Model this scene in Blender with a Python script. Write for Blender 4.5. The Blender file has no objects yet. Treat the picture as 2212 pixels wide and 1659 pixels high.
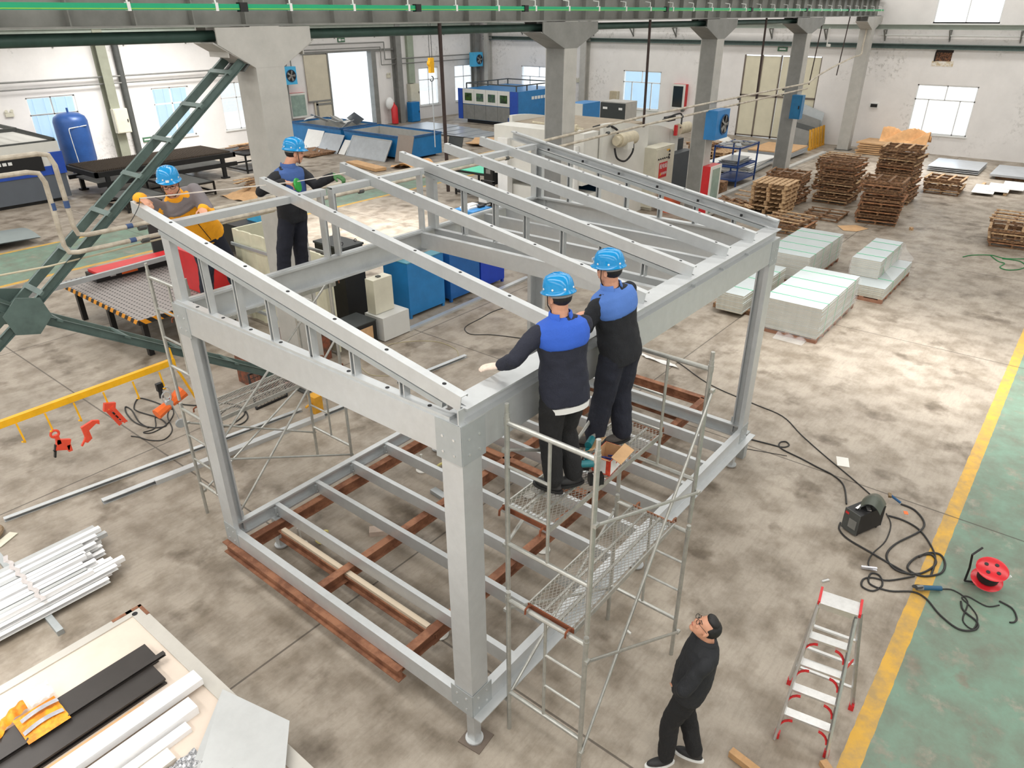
import bpy, math, random
from mathutils import Vector, Matrix
random.seed(7)
SC=bpy.context.scene; COL=SC.collection; PI=math.pi
# ---------------------------------------------------------------- camera
cd=bpy.data.cameras.new('camera'); cd.sensor_width=36; cd.lens=36*1539.5/2212; cd.clip_end=300; cd.clip_start=.05
cam=bpy.data.objects.new('camera',cd); COL.objects.link(cam); SC.camera=cam
yaw,pit,rol=math.radians(38.926),math.radians(27.438),math.radians(-.208)
fw=Vector((math.cos(yaw)*math.cos(pit),math.sin(yaw)*math.cos(pit),-math.sin(pit))); rt=Vector((math.sin(yaw),-math.cos(yaw),0)); upv=rt.cross(fw)
r2=math.cos(rol)*rt+math.sin(rol)*upv; u2=-math.sin(rol)*rt+math.cos(rol)*upv
mw=Matrix((r2,u2,-fw)).transposed().to_4x4(); mw.translation=Vector((-3.0793,-2.9428,5.9815)); cam.matrix_world=mw
# ---------------------------------------------------------------- world, light, exposure
W=bpy.data.worlds.new('world'); SC.world=W; W.use_nodes=True
wn=W.node_tree.nodes; bg=wn['Background']; bg.inputs[0].default_value=(.80,.90,1,1); bg.inputs[1].default_value=3.4
vs=SC.view_settings; vs.view_transform='Standard'; vs.look='None'; vs.gamma=1; vs.use_curve_mapping=False; vs.exposure=-0.1
try: SC.cycles.max_bounces=8; SC.cycles.diffuse_bounces=4; SC.cycles.use_denoising=True
except Exception: pass
def area(name,loc,sx,sy,power,spread=180,col=(1,.98,.955),rot=(0,0,0)):
    d=bpy.data.lights.new(name,'AREA'); d.shape='RECTANGLE'; d.size=sx; d.size_y=sy; d.energy=power; d.color=col; d.spread=math.radians(spread)
    o=bpy.data.objects.new(name,d); o.location=loc; o.rotation_euler=rot; COL.objects.link(o); return o
ZS=9.6
LP=.47
for x,p in ((-8.5,2600),(-2.5,2300),(3.5,1700),(9.5,1900),(18,2000),(26.5,2200),(34,1500)):
    area('roof_skylight_light',(x,8,ZS),1.2,44,p*LP*1.5)
# brighter patches where sun falls through the translucent roof sheets
area('roof_skylight_light',(-4.5,6.0,ZS),3,6,1300*LP,70,rot=(0,math.radians(14),0))
area('roof_skylight_light',(11.0,14.0,ZS),3,5,700*LP,50)
area('roof_skylight_light',(11.5,-1.5,ZS),3,6,480*LP,50)
area('roof_skylight_light',(13.0,26.0,ZS),5,4,1500*LP,80,rot=(math.radians(28),0,0))
area('roof_skylight_light',(31,2.5,ZS),4,4,500*LP,60)
# ---------------------------------------------------------------- helpers
def tag(o,label=None,cat=None,group=None,kind=None):
    if label: o['label']=label
    if cat: o['category']=cat
    if group: o['group']=group
    if kind: o['kind']=kind
    return o
WL={}
def thing(name,label,cat,loc=(0,0,0),group=None):
    o=bpy.data.objects.new(name,None); o.empty_display_size=.1; o.location=loc; COL.objects.link(o); WL[o.name]=Vector(loc)
    return tag(o,label,cat,group)
def lin(c): return tuple(((v/255)/12.92 if v/255<=.04045 else (((v/255)+.055)/1.055)**2.4) for v in c)
MATS={}
def nd(t,k,**kw):
    n=t.nodes.new(k)
    for a,b in kw.items(): setattr(n,a,b)
    return n
def mat(name,c,rough=.6,metal=0,var=.14,scale=5,bump=0,bscale=60,c2=None,thr=None,spec=None,alpha=None,emit=None,trans=0):
    if name in MATS: return MATS[name]
    m=bpy.data.materials.new(name); m.use_nodes=True; t=m.node_tree; b=t.nodes['Principled BSDF']; L=lin(c)
    b.inputs['Roughness'].default_value=rough; b.inputs['Metallic'].default_value=metal
    tc=nd(t,'ShaderNodeTexCoord'); no=nd(t,'ShaderNodeTexNoise'); no.inputs['Scale'].default_value=scale; no.inputs['Detail'].default_value=6; no.inputs['Roughness'].default_value=.65
    t.links.new(tc.outputs['Object'],no.inputs['Vector'])
    cr=nd(t,'ShaderNodeValToRGB'); e=cr.color_ramp.elements
    if c2:
        lo=lin(c2); a0,a1=thr or (.42,.6)
        e[0].position=a0; e[1].position=a1; e[0].color=(*lo,1); e[1].color=(*L,1)
    else:
        e[0].position=.3; e[1].position=.72; e[0].color=(*[v*(1-var) for v in L],1); e[1].color=(*[min(1,v*(1+var)) for v in L],1)
    t.links.new(no.outputs['Fac'],cr.inputs[0]); t.links.new(cr.outputs[0],b.inputs['Base Color'])
    if bump:
        n2=nd(t,'ShaderNodeTexNoise'); n2.inputs['Scale'].default_value=bscale; t.links.new(tc.outputs['Object'],n2.inputs['Vector'])
        bp=nd(t,'ShaderNodeBump'); bp.inputs['Strength'].default_value=bump; bp.inputs['Distance'].default_value=.02
        t.links.new(n2.outputs['Fac'],bp.inputs['Height']); t.links.new(bp.outputs[0],b.inputs['Normal'])
    if alpha is not None: b.inputs['Alpha'].default_value=alpha
    if trans: b.inputs['Transmission Weight'].default_value=trans; b.inputs['IOR'].default_value=1.3
    if emit: b.inputs['Emission Color'].default_value=(*L,1); b.inputs['Emission Strength'].default_value=emit
    MATS[name]=m; return m
ZI=mat('galvanised steel',(196,199,200),.42,.55,.05,9)
ZD=mat('galvanised steel dull',(172,177,178),.5,.45,.07,7)
RU=mat('rusty primer steel',(156,108,80),.75,0,.3,4,.1,50,c2=(118,76,54))
RUD=mat('dark rust',(120,66,40),.8,.1,.3,9)
TUB=mat('scaffold tube',(176,176,170),.35,.6,.16,12)
GS=mat('grey painted steel',(128,128,124),.6,.1,.14,3)
GL=mat('light grey paint',(176,174,168),.6,.05,.1,3)
GD=mat('dark grey paint',(78,80,78),.6,.1,.15,4)
GR=mat('dark green paint',(88,106,101),.5,.15,.2,5)
GP=mat('bottle green paint',(52,78,70),.5,.15,.2,5)
BK=mat('black paint',(24,24,25),.45,.1,.2,8)
BKR=mat('black rubber',(28,28,29),.6,0,.2,20)
DB=mat('dark brown steel',(54,40,36),.6,.2,.25,6)
WH=mat('white paint',(225,225,222),.5,0,.05,3)
WM=mat('off white machine paint',(214,213,206),.45,0,.06,2)
WP=mat('white powder coated profile',(240,240,240),.35,0,.03,2)
CR=mat('cream sheet',(205,203,178),.5,0,.1,4)
CRD=mat('cream paint',(206,202,184),.5,0,.08,3)
BL=mat('machine blue paint',(36,118,178),.4,0,.12,3)
BL2=mat('royal blue paint',(34,74,168),.4,0,.12,3)
BLD=mat('navy blue paint',(30,62,120),.45,0,.15,4)
BT=mat('tank blue',(40,78,138),.35,.1,.15,4)
RD=mat('red paint',(196,36,40),.4,0,.1,5)
RO=mat('orange red paint',(226,78,52),.45,0,.1,9)
OR=mat('safety orange',(240,110,40),.45,0,.08,9)
YE=mat('yellow paint',(236,176,20),.45,0,.12,6)
YD=mat('dull yellow paint',(206,150,40),.6,0,.15,6)
WD=mat('pale pine wood',(206,176,136),.75,0,.25,14,c2=(160,124,88))
WB=mat('brown weathered wood',(146,110,78),.8,0,.3,12,c2=(98,72,50))
CB=mat('cardboard',(196,158,116),.85,0,.14,5)
GLS=mat('dark glass',(40,48,50),.12,0,.1,3)
ALU=mat('aluminium',(205,205,203),.3,.7,.08,20)
WIR=mat('black cable',(36,35,34),.55,0,.1,20)
SHT=mat('steel sheet',(186,192,198),.3,.5,.1,3)
SK=mat('skin',(205,150,122),.5,0,.06,20)
class MB:
    def __init__(s): s.v=[];s.f=[];s.m=[];s.k=0
    def add(s,vs,fs):
        n=len(s.v); s.v+=[tuple(v) for v in vs]; s.f+=[tuple(i+n for i in f) for f in fs]; s.m+=[s.k]*len(fs); return s
    def box(s,x0,x1,y0,y1,z0,z1):
        return s.add([(x,y,z) for z in (z0,z1) for y in (y0,y1) for x in (x0,x1)],[(0,2,3,1),(4,5,7,6),(0,1,5,4),(2,6,7,3),(0,4,6,2),(1,3,7,5)])
    def ob(s,c,a,b,h,rz=0,rx=0,ry=0):
        R=Matrix.Rotation(rz,3,'Z')@Matrix.Rotation(ry,3,'Y')@Matrix.Rotation(rx,3,'X'); c=Vector(c)
        return s.add([c+R@Vector((x*a/2,y*b/2,z*h/2)) for z in (-1,1) for y in (-1,1) for x in (-1,1)],[(0,2,3,1),(4,5,7,6),(0,1,5,4),(2,6,7,3),(0,4,6,2),(1,3,7,5)])
    def prof(s,p,q,pts,up=(0,0,1)):
        p=Vector(p);q=Vector(q);d=(q-p).normalized();u=Vector(up)
        if abs(d.dot(u))>.98: u=Vector((0,1,0))
        r=d.cross(u).normalized(); u=r.cross(d)
        A=sum(pts[i][0]*pts[(i+1)%len(pts)][1]-pts[(i+1)%len(pts)][0]*pts[i][1] for i in range(len(pts)))
        if A<0: pts=pts[::-1]
        n=len(pts); vs=[p+r*a+u*b for a,b in pts]+[q+r*a+u*b for a,b in pts]
        return s.add(vs,[tuple(range(n)),tuple(range(2*n-1,n-1,-1))]+[(i,i+n,(i+1)%n+n,(i+1)%n) for i in range(n)])
    def bar(s,p,q,w,h=None,up=(0,0,1)):
        h=h or w; return s.prof(p,q,[(-w/2,-h/2),(w/2,-h/2),(w/2,h/2),(-w/2,h/2)],up)
    def tube(s,pts,r,n=8,caps=True,closed=False):
        pts=[Vector(p) for p in pts]; m=len(pts); rs=r if isinstance(r,(list,tuple)) else [r]*m
        vs=[];prev=None
        for i in range(m):
            if closed: d=(pts[(i+1)%m]-pts[i-1])
            else: d=(pts[min(i+1,m-1)]-pts[max(i-1,0)])
            d=d.normalized() if d.length>1e-9 else Vector((0,0,1))
            if prev is None:
                a=Vector((0,0,1)) if abs(d.z)<.9 else Vector((1,0,0)); u=d.cross(a).normalized()
            else:
                u=prev-d*prev.dot(d); u=u.normalized() if u.length>1e-6 else d.orthogonal().normalized()
            prev=u; w=d.cross(u)
            for k in range(n):
                t=2*PI*k/n; vs.append(pts[i]+(u*math.cos(t)+w*math.sin(t))*rs[i])
        fs=[(i*n+k,i*n+(k+1)%n,(i+1)*n+(k+1)%n,(i+1)*n+k) for i in range(m-1) for k in range(n)]
        if closed: fs+=[((m-1)*n+k,(m-1)*n+(k+1)%n,(k+1)%n,k) for k in range(n)]
        elif caps: fs+=[tuple(range(n-1,-1,-1)),tuple((m-1)*n+k for k in range(n))]
        return s.add(vs,fs)
    def lathe(s,c,pr,n=24,ax=(0,0,1)):
        c=Vector(c); z=Vector(ax).normalized(); x=z.orthogonal().normalized(); y=z.cross(x); m=len(pr)
        vs=[c+z*h+(x*math.cos(2*PI*k/n)+y*math.sin(2*PI*k/n))*max(r,1e-4) for r,h in pr for k in range(n)]
        return s.add(vs,[(i*n+k,i*n+(k+1)%n,(i+1)*n+(k+1)%n,(i+1)*n+k) for i in range(m-1) for k in range(n)]+[tuple(range(n-1,-1,-1)),tuple((m-1)*n+k for k in range(n))])
    def loft(s,rings):
        n=len(rings[0]); m=len(rings); vs=[v for r in rings for v in r]
        return s.add(vs,[(i*n+k,i*n+(k+1)%n,(i+1)*n+(k+1)%n,(i+1)*n+k) for i in range(m-1) for k in range(n)]+[tuple(range(n-1,-1,-1)),tuple((m-1)*n+k for k in range(n))])
    def ell(s,c,rx,ry,rz,n=14,m=9,R=None):
        c=Vector(c); R=R or Matrix.Identity(3); rings=[]
        for i in range(m):
            t=-PI/2+PI*(i+.5)/m; rings.append([c+R@Vector((rx*math.cos(t)*math.cos(2*PI*k/n),ry*math.cos(t)*math.sin(2*PI*k/n),rz*math.sin(t)/math.sin(PI/2*(1-1/m)))) for k in range(n)])
        return s.loft(rings)
    def grid(s,f,nu,nv,th=0):
        vs=[f(i/nu,j/nv) for i in range(nu+1) for j in range(nv+1)]
        return s.add(vs,[(i*(nv+1)+j,(i+1)*(nv+1)+j,(i+1)*(nv+1)+j+1,i*(nv+1)+j+1) for i in range(nu) for j in range(nv)])
    def build(s,name,m,parent=None,smooth=False,label=None,ang=35):
        me=bpy.data.meshes.new(name); off=WL.get(parent.name,Vector()) if parent else Vector()
        me.from_pydata([(v[0]-off.x,v[1]-off.y,v[2]-off.z) for v in s.v],[],s.f)
        ms=m if isinstance(m,(list,tuple)) else [m]
        for k in ms: me.materials.append(k)
        if len(ms)>1: me.polygons.foreach_set('material_index',s.m)
        if smooth:
            me.polygons.foreach_set('use_smooth',[True]*len(me.polygons)); me.set_sharp_from_angle(angle=math.radians(ang))
        me.update(); o=bpy.data.objects.new(name,me); COL.objects.link(o)
        if parent: o.parent=parent; WL[o.name]=off
        if label: o['label']=label
        return o
def one(name,m,label,cat,fn,group=None,smooth=False,kind=None):
    b=MB(); fn(b); xs=[v[0] for v in b.v]; ys=[v[1] for v in b.v]; zs=[v[2] for v in b.v]
    c=Vector(((min(xs)+max(xs))/2,(min(ys)+max(ys))/2,min(zs)))
    b.v=[(v[0]-c.x,v[1]-c.y,v[2]-c.z) for v in b.v]
    o=b.build(name,m,None,smooth); o.location=c; WL[o.name]=c
    return tag(o,label,cat,group,kind)
def copy_tree(o,parent=None):
    c=o.copy(); COL.objects.link(c); c.parent=parent
    for ch in list(o.children): copy_tree(ch,c)
    return c
def chan(w,h,t=.006,lip=.02,side=1):
    # lipped C profile, web on the 'side' edge, centred on width, bottom at 0
    p=[(-w/2,0),(w/2,0),(w/2,h),(-w/2,h),(-w/2,h-lip),(-w/2+t,h-lip),(-w/2+t,h-t),(w/2-t,h-t),(w/2-t,t),(-w/2+t,t),(-w/2+t,lip),(-w/2,lip)]
    return [(side*a,b) for a,b in p]
def ibeam(w,h,t=.01): return [(-w/2,0),(w/2,0),(w/2,t),(t/2,t),(t/2,h-t),(w/2,h-t),(w/2,h),(-w/2,h),(-w/2,h-t),(-t/2,h-t),(-t/2,t),(-w/2,t)]
def struct(o): o['kind']='structure'; return o
def spline(pts,k=6):
    P=[Vector(p) for p in pts]; out=[]
    for i in range(len(P)-1):
        a=P[max(i-1,0)];b=P[i];c=P[i+1];d=P[min(i+2,len(P)-1)]
        for j in range(k):
            t=j/k; out.append(.5*((2*b)+(c-a)*t+(2*a-5*b+4*c-d)*t*t+(3*b-a-3*c+d)*t**3))
    return out+[P[-1]]
def cable(name,pts,r,label,cat='cable',m=None,parent=None,k=6,group=None):
    pts=[(p[0],p[1],max(p[2],0)+r) for p in pts]
    return one(name,m or WIR,label,cat,lambda b:b.tube(spline(pts,k),r,6),group,smooth=True)
ORD=['lowest','second from the bottom','third from the bottom','fourth from the bottom','fifth from the bottom','sixth from the bottom','seventh from the bottom','eighth from the bottom','ninth from the bottom','tenth from the bottom','eleventh from the bottom','twelfth from the bottom','thirteenth from the bottom','fourteenth from the bottom','fifteenth from the bottom']
NTH=['first','second','third','fourth','fifth','sixth','seventh','eighth','ninth','tenth','eleventh','twelfth','thirteenth','fourteenth','fifteenth','sixteenth']
def PO(i,n): return 'topmost' if i==n-1 else ORD[i]
# ================================================================ the setting
def floor_mat():
    m=bpy.data.materials.new('concrete floor with painted lanes'); m.use_nodes=True; t=m.node_tree; b=t.nodes['Principled BSDF']; N=t.links.new
    tc=nd(t,'ShaderNodeTexCoord'); sp=nd(t,'ShaderNodeSeparateXYZ'); N(tc.outputs['Object'],sp.inputs[0])
    def noise(s,d=8,r=.6,vec=None):
        n=nd(t,'ShaderNodeTexNoise'); n.inputs['Scale'].default_value=s; n.inputs['Detail'].default_value=d; n.inputs['Roughness'].default_value=r
        N(vec or tc.outputs['Object'],n.inputs['Vector']); return n.outputs['Fac']
    def ramp(f,a,ca,c,cc):
        r=nd(t,'ShaderNodeValToRGB'); e=r.color_ramp.elements; e[0].position=a; e[1].position=c; e[0].color=(*ca,1); e[1].color=(*cc,1); N(f,r.inputs[0]); return r.outputs[0]
    def mixc(f,a,c,k='MIX'):
        x=nd(t,'ShaderNodeMix',data_type='RGBA',blend_type=k)
        if isinstance(f,float): x.inputs[0].default_value=f
        else: N(f,x.inputs[0])
        for i,s in ((6,a),(7,c)):
            if isinstance(s,tuple): x.inputs[i].default_value=(*s,1)
            else: N(s,x.inputs[i])
        return x.outputs[2]
    def ma(op,a,c,clamp=False):
        x=nd(t,'ShaderNodeMath',operation=op); x.use_clamp=clamp
        for i,s in ((0,a),(1,c)):
            if isinstance(s,(int,float)): x.inputs[i].default_value=s
            else: N(s,x.inputs[i])
        return x.outputs[0]
    def band(o,lo,hi): return ma('MULTIPLY',ma('GREATER_THAN',o,lo),ma('LESS_THAN',o,hi))
    w=(1,1,1)
    base=ramp(noise(.55,6,.6),.3,lin((150,140,127)),.7,lin((172,162,148)))
    mot=ramp(noise(2.1,8,.58),.36,lin((204,199,192)),.58,w)
    base=mixc(1.0,base,mot,'MULTIPLY')
    spot=ramp(noise(1.25,5,.55),.33,lin((188,182,174)),.43,w); base=mixc(1.0,base,spot,'MULTIPLY')
    mp=nd(t,'ShaderNodeMapping'); mp.inputs['Rotation'].default_value=(0,0,.5); mp.inputs['Scale'].default_value=(1,7,1); N(tc.outputs['Object'],mp.inputs[0])
    scr=ramp(noise(3,8,.7,mp.outputs[0]),.38,lin((206,204,200)),.52,w); base=mixc(.28,base,scr,'MULTIPLY')
    fine=ramp(noise(26,6,.7),.3,(.78,.77,.76),.6,w); base=mixc(.45,base,fine,'MULTIPLY')
    # expansion joints
    jf=None
    for ax,vals in ((0,(-5.1,.75,6.55,12.4,18.2,24.0,29.8)),(1,(-8.5,7.3,2.35,13.0,24.0))):
        for v in vals:
            j=ma('LESS_THAN',ma('ABSOLUTE',ma('SUBTRACT',sp.outputs[ax],v),0),.012); jf=j if jf is None else ma('MAXIMUM',jf,j)
    # lanes
    Y=sp.outputs[1]; wear=noise(3.2,9,.7); wgt=ma('GREATER_THAN',wear,.40); wob=ma('ADD',Y,ma('MULTIPLY',ma('SUBTRACT',noise(5,3,.5),.5),.03))
    g=ma('MAXIMUM',band(wob,-6.2,-2.78),band(wob,17.6,20.6)); yl=ma('MAXIMUM',ma('MAXIMUM',band(wob,-2.80,-2.63),band(wob,17.45,17.62)),band(wob,20.55,20.7))
    gcol=ramp(noise(1.8,9,.7),.33,lin((104,110,96)),.62,lin((112,140,122)))
    ycol=ramp(noise(4,8,.7),.35,lin((164,136,84)),.6,lin((204,158,56)))
    gw=ramp(wear,.34,(.35,.35,.35),.46,w)
    yw=ramp(wear,.30,(.5,.5,.5),.42,w)
    c=mixc(ma('MULTIPLY',g,gw),base,gcol); c=mixc(ma('MULTIPLY',yl,yw),c,ycol)
    c=mixc(ma('MULTIPLY',jf,.75),c,lin((62,54,46)))
    N(c,b.inputs['Base Color'])
    rr=ramp(noise(1.5,6,.6),.3,(.42,.42,.42),.7,(.62,.62,.62)); N(rr,b.inputs['Roughness'])
    bp=nd(t,'ShaderNodeBump'); bp.inputs['Strength'].default_value=.12; bp.inputs['Distance'].default_value=.01; N(noise(30,6,.7),bp.inputs['Height']); N(bp.outputs[0],b.inputs['Normal'])
    return m
def wall_mat():
    m=mat('white plaster wall',(226,223,220),.8,0,.05,1.2); t=m.node_tree; N=t.links.new; b=t.nodes['Principled BSDF']
    src=b.inputs['Base Color'].links[0].from_socket; tc=[n for n in t.nodes if n.type=='TEX_COORD'][0]
    a=nd(t,'ShaderNodeTexNoise'); a.inputs['Scale'].default_value=.45; a.inputs['Detail'].default_value=3; N(tc.outputs['Object'],a.inputs[0])
    ra=nd(t,'ShaderNodeValToRGB'); ra.color_ramp.elements[0].position=.52; ra.color_ramp.elements[1].position=.66; N(a.outputs['Fac'],ra.inputs[0])
    c=nd(t,'ShaderNodeTexNoise'); c.inputs['Scale'].default_value=6; c.inputs['Detail'].default_value=9; c.inputs['Roughness'].default_value=.75; N(tc.outputs['Object'],c.inputs[0])
    rc=nd(t,'ShaderNodeValToRGB'); rc.color_ramp.elements[0].position=.52; rc.color_ramp.elements[1].position=.62; N(c.outputs['Fac'],rc.inputs[0])
    mu=nd(t,'ShaderNodeMath',operation='MULTIPLY'); N(ra.outputs[0],mu.inputs[0]); N(rc.outputs[0],mu.inputs[1])
    mu2=nd(t,'ShaderNodeMath',operation='MULTIPLY'); N(mu.outputs[0],mu2.inputs[0]); mu2.inputs[1].default_value=.45
    mx=nd(t,'ShaderNodeMix',data_type='RGBA'); N(mu2.outputs[0],mx.inputs[0]); N(src,mx.inputs[6]); mx.inputs[7].default_value=(*lin((120,116,106)),1); N(mx.outputs[2],b.inputs['Base Color'])
    return m
WALL=wall_mat()
XB,YL,XF,YR,ZC=36.8,32.1,-12.0,-13.0,9.9
b=MB(); b.box(XF-.3,XB+.3,YR-.3,YL+.3,-.2,0); struct(b.build('floor',floor_mat()))
b=MB(); b.box(XF-.3,XB+.3,YR-.3,YL+.3,-.45,-.3); 
def wall(name,axis,pos,th,u0,u1,z1,holes,m=WALL):
    us=sorted({u0,u1}|{h[0] for h in holes}|{h[1] for h in holes}); zs=sorted({0,z1}|{h[2] for h in holes}|{h[3] for h in holes}); b=MB()
    for i in range(len(us)-1):
        for j in range(len(zs)-1):
            uc=(us[i]+us[i+1])/2; zc=(zs[j]+zs[j+1])/2
            if any(h[0]<uc<h[1] and h[2]<zc<h[3] for h in holes): continue
            if axis=='y': b.box(us[i],us[i+1],pos,pos+th,zs[j],zs[j+1])
            else: b.box(pos,pos+th,us[i],us[i+1],zs[j],zs[j+1])
    return struct(b.build(name,m))
LW=[(8.75,10.65,.85,3.0),(14.0,15.8,.8,3.0),(17.4,19.15,.8,3.0),(31.1,32.85,.8,3.0),(34.4,36.2,.8,3.0)]
BW=[(2.35,4.85,.88,3.02),(2.25,4.85,5.55,7.3),(18.2,20.7,.95,3.02),(25.5,28.4,.95,3.0)]
wall('wall_left','y',YL,.28,XF,XB,ZC,LW+[(24.1,27.3,0,4.1)])
wall('wall_back','x',XB,.28,YR,YL+.28,ZC,BW+[(9.4,13.4,0,4.05)])
wall('wall_right','y',YR-.28,.28,XF,XB,ZC,[(x,x+2.4,1,3) for x in (-6,2,10,18,26)])
wall('wall_front','x',XF-.28,.28,YR-.28,YL+.28,ZC,[(y,y+2.4,1,3) for y in (-8,2,12,22)])
b=MB(); b.box(XF-.3,XB+.3,YR-.3,YL+.3,ZC,ZC+.2); struct(b.build('ceiling',mat('pale roof sheet',(190,192,190),.7,0,.04,1)))
# outside ground and yard wall seen through the openings
b=MB(); b.box(-30,70,YL+.6,80,-.3,-.05); b.box(XB+.5,90,-40,80,-.3,-.06); struct(b.build('ground',mat('pale yard concrete',(210,206,198),.9,0,.05,1)))
b=MB(); b.box(-10,60,46,46.4,-.05,6); one('yard_wall',mat('pale brick wall',(206,204,204),.9,0,.14,9),'pale brick yard wall seen through the open doorway','wall',lambda q:q.box(-10,60,46,46.4,-.05,6))
one('blue_yard_shed',mat('blue shed sheet',(176,206,228),.6,0,.06,3),'pale blue corrugated shed outside the left windows','shed',lambda q:[q.box(6,20,38,38.2,0,3.6)]+[q.box(6+k*.5,6.1+k*.5,37.95,38,0,3.6) for k in range(28)])
one('blue_yard_shed',MATS['blue shed sheet'],'pale blue shed outside the back wall windows','shed',lambda q:q.box(42,42.2,14,30,0,3.4))
FRM=mat('white window frame',(232,232,230),.5,0,.03,3)
GLA=mat('window glass',(235,245,250),.05,0,.01,1,alpha=.12)
wi=0
def window(axis,pos,u0,u1,z0,z1,parts=2,top=.68):
    global wi; wi+=1
    r=thing('window_%d'%wi,None,None,(u0,pos,z0) if axis=='y' else (pos,u0,z0)); struct(r)
    def bx(b,a,c,e,f,w=.05):
        if axis=='y': b.box(a,c,pos+.04,pos+.04+w,e,f)
        else: b.box(pos+.04,pos+.04+w,a,c,e,f)
    b=MB(); t=.055; zt=z0+(z1-z0)*top
    for a,c,e,f in ((u0,u1,z0,z0+t),(u0,u1,z1-t,z1),(u0,u0+t,z0,z1),(u1-t,u1,z0,z1),(u0,u1,zt-t/2,zt+t/2),((u0+u1)/2-.025,(u0+u1)/2+.025,zt,z1)): bx(b,a,c,e,f)
    for k in range(1,parts): 
        uu=u0+(u1-u0)*k/parts if parts==2 else (u0+(u1-u0)*(.24 if k==1 else .76))
        bx(b,uu-.025,uu+.025,z0,zt)
    wf=b.build('window_frame',FRM,r)
    b=MB(); bx(b,u0+t,u1-t,z0+t,z1-t,.008); b.build('pane',GLA,wf)
    b=MB()
    if axis=='y': b.box(u0-.05,u1+.05,pos-.06,pos+.05,z0-.06,z0)
    else: b.box(pos-.06,pos+.05,u0-.05,u1+.05,z0-.06,z0)
    b.build('window_sill',WH,r)
for w in LW: window('y',YL,*w)
for i,w in enumerate(BW): window('x',XB,*w,parts=3 if i in(0,2,3) else 2,top=.7 if i!=1 else .01)
# doors
r=thing('door_1',None,None,(24,YL,0)); struct(r)
b=MB(); b.box(22.55,24.08,YL-.10,YL-.04,1.75,4.05); b.box(22.9,24.08,YL-.10,YL-.04,.05,1.72); b.build('door_leaf',mat('beige door sheet',(198,190,170),.6,0,.08,2),r)
b=MB(); b.box(22.5,24.12,YL-.13,YL-.1,1.68,1.76); b.box(23.0,23.12,YL-.13,YL-.1,0,1.7); b.box(24.05,24.14,YL-.14,YL+.05,0,4.1); b.box(27.2,27.32,YL-.18,YL+.2,0,4.1); b.box(27.32,27.6,YL-.12,YL-.06,0,4.1); b.box(23.0,24.1,YL-.13,YL-.1,1.5,1.6); b.build('door_frame',GS,r)
b=MB(); b.box(22.4,29,YL-.14,YL-.06,4.1,4.2); b.build('sliding_rail',GS,r)
r=thing('door_2',None,None,(XB,11.4,0)); struct(r)
cream=mat('cream steel door',(214,208,184),.55,0,.07,1.5)
for k,(a,c) in enumerate(((9.45,10.4),(10.45,11.38),(11.46,12.4),(12.45,13.35))):
    b=MB(); b.box(XB+.05,XB+.1,a,c,.08,2.05); b.box(XB+.05,XB+.1,a,c,2.12,4.0); b.build('door_panel',cream,r)
b=MB()
for y in (9.4,10.42,11.42,12.42,13.36): b.box(XB+.02,XB+.06,y-.03,y+.05,0,4.05)
b.box(XB+.02,XB+.06,9.4,13.4,2.04,2.13); b.box(XB+.02,XB+.06,9.4,13.4,.03,.1); b.box(XB+.02,XB+.06,10.9,11,0,4); b.build('door_frame',mat('brown grey frame',(110,100,90),.6,0,.1,3),r)
one('exit_sign',[mat('exit sign green',(70,110,84),.5,0,.05,3),WH],'small green exit sign above the open doorway','sign',lambda q:(q.box(25.0,25.5,YL-.05,YL,4.62,4.84),setattr(q,'k',1),q.box(25.05,25.2,YL-.06,YL-.05,4.67,4.79),q.box(25.25,25.45,YL-.06,YL-.05,4.7,4.76)))
one('exit_sign',[MATS['exit sign green'],WH],'small green exit sign above the tall cream double door','sign',lambda q:(q.box(XB-.05,XB,11.2,11.7,4.25,4.45),setattr(q,'k',1),q.box(XB-.06,XB-.05,11.28,11.6,4.32,4.38)))
one('exit_sign',[MATS['exit sign green'],WH],'small green exit sign low on the left wall behind the slatted table','sign',lambda q:(q.box(13.1,13.55,YL-.05,YL,.75,.95),setattr(q,'k',1),q.box(13.15,13.5,YL-.06,YL-.05,.82,.88)))
# wall channel, rails, brackets
b=MB(); b.box(XB-.2,XB,YR,YL,4.5,4.68); one('wall_channel',GR,'dark green steel channel running along the back wall below the crane rail','beam',lambda q:q.prof((XB-.1,YR,4.5),(XB-.1,31.5,4.5),chan(.2,.2,.02,.03,1)))
one('wall_rail',mat('sage grey rail',(150,158,148),.6,.1,.1,3),'pale grey green crane rail on the back wall brackets','rail',lambda q:q.prof((XB-.45,YR,5.3),(XB-.45,31,5.3),ibeam(.18,.2,.02)))
one('wall_rail',MATS['sage grey rail'],'grey crane rail on the left wall brackets','rail',lambda q:q.prof((XF,YL-.45,5.3),(35.5,YL-.45,5.3),ibeam(.18,.2,.02)))
k=0
for bi,y in enumerate([31-2.7*i for i in range(16)]):
    one('wall_bracket',GS,NTH[bi]+' small bracket under the back wall rail, counted from the left corner','bracket',lambda q:(q.bar((XB,y,5.28),(XB-.55,y,5.28),.05,.05),q.bar((XB,y,4.85),(XB-.5,y,5.28),.05,.05),q.bar((XB-.02,y,4.8),(XB-.02,y,5.3),.06,.05,(0,1,0))),'back wall rail brackets')
for bi,x in enumerate([-10+2.9*i for i in range(16)]):
    one('wall_bracket',GS,NTH[15-bi]+' small bracket under the left wall rail, counted from the far corner','bracket',lambda q:(q.bar((x,YL,5.28),(x,YL-.55,5.28),.05,.05),q.bar((x,YL,4.85),(x,YL-.5,5.28),.05,.05),q.bar((x,YL-.02,4.8),(x,YL-.02,5.3),.06,.05,(1,0,0))),'left wall rail brackets')
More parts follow.
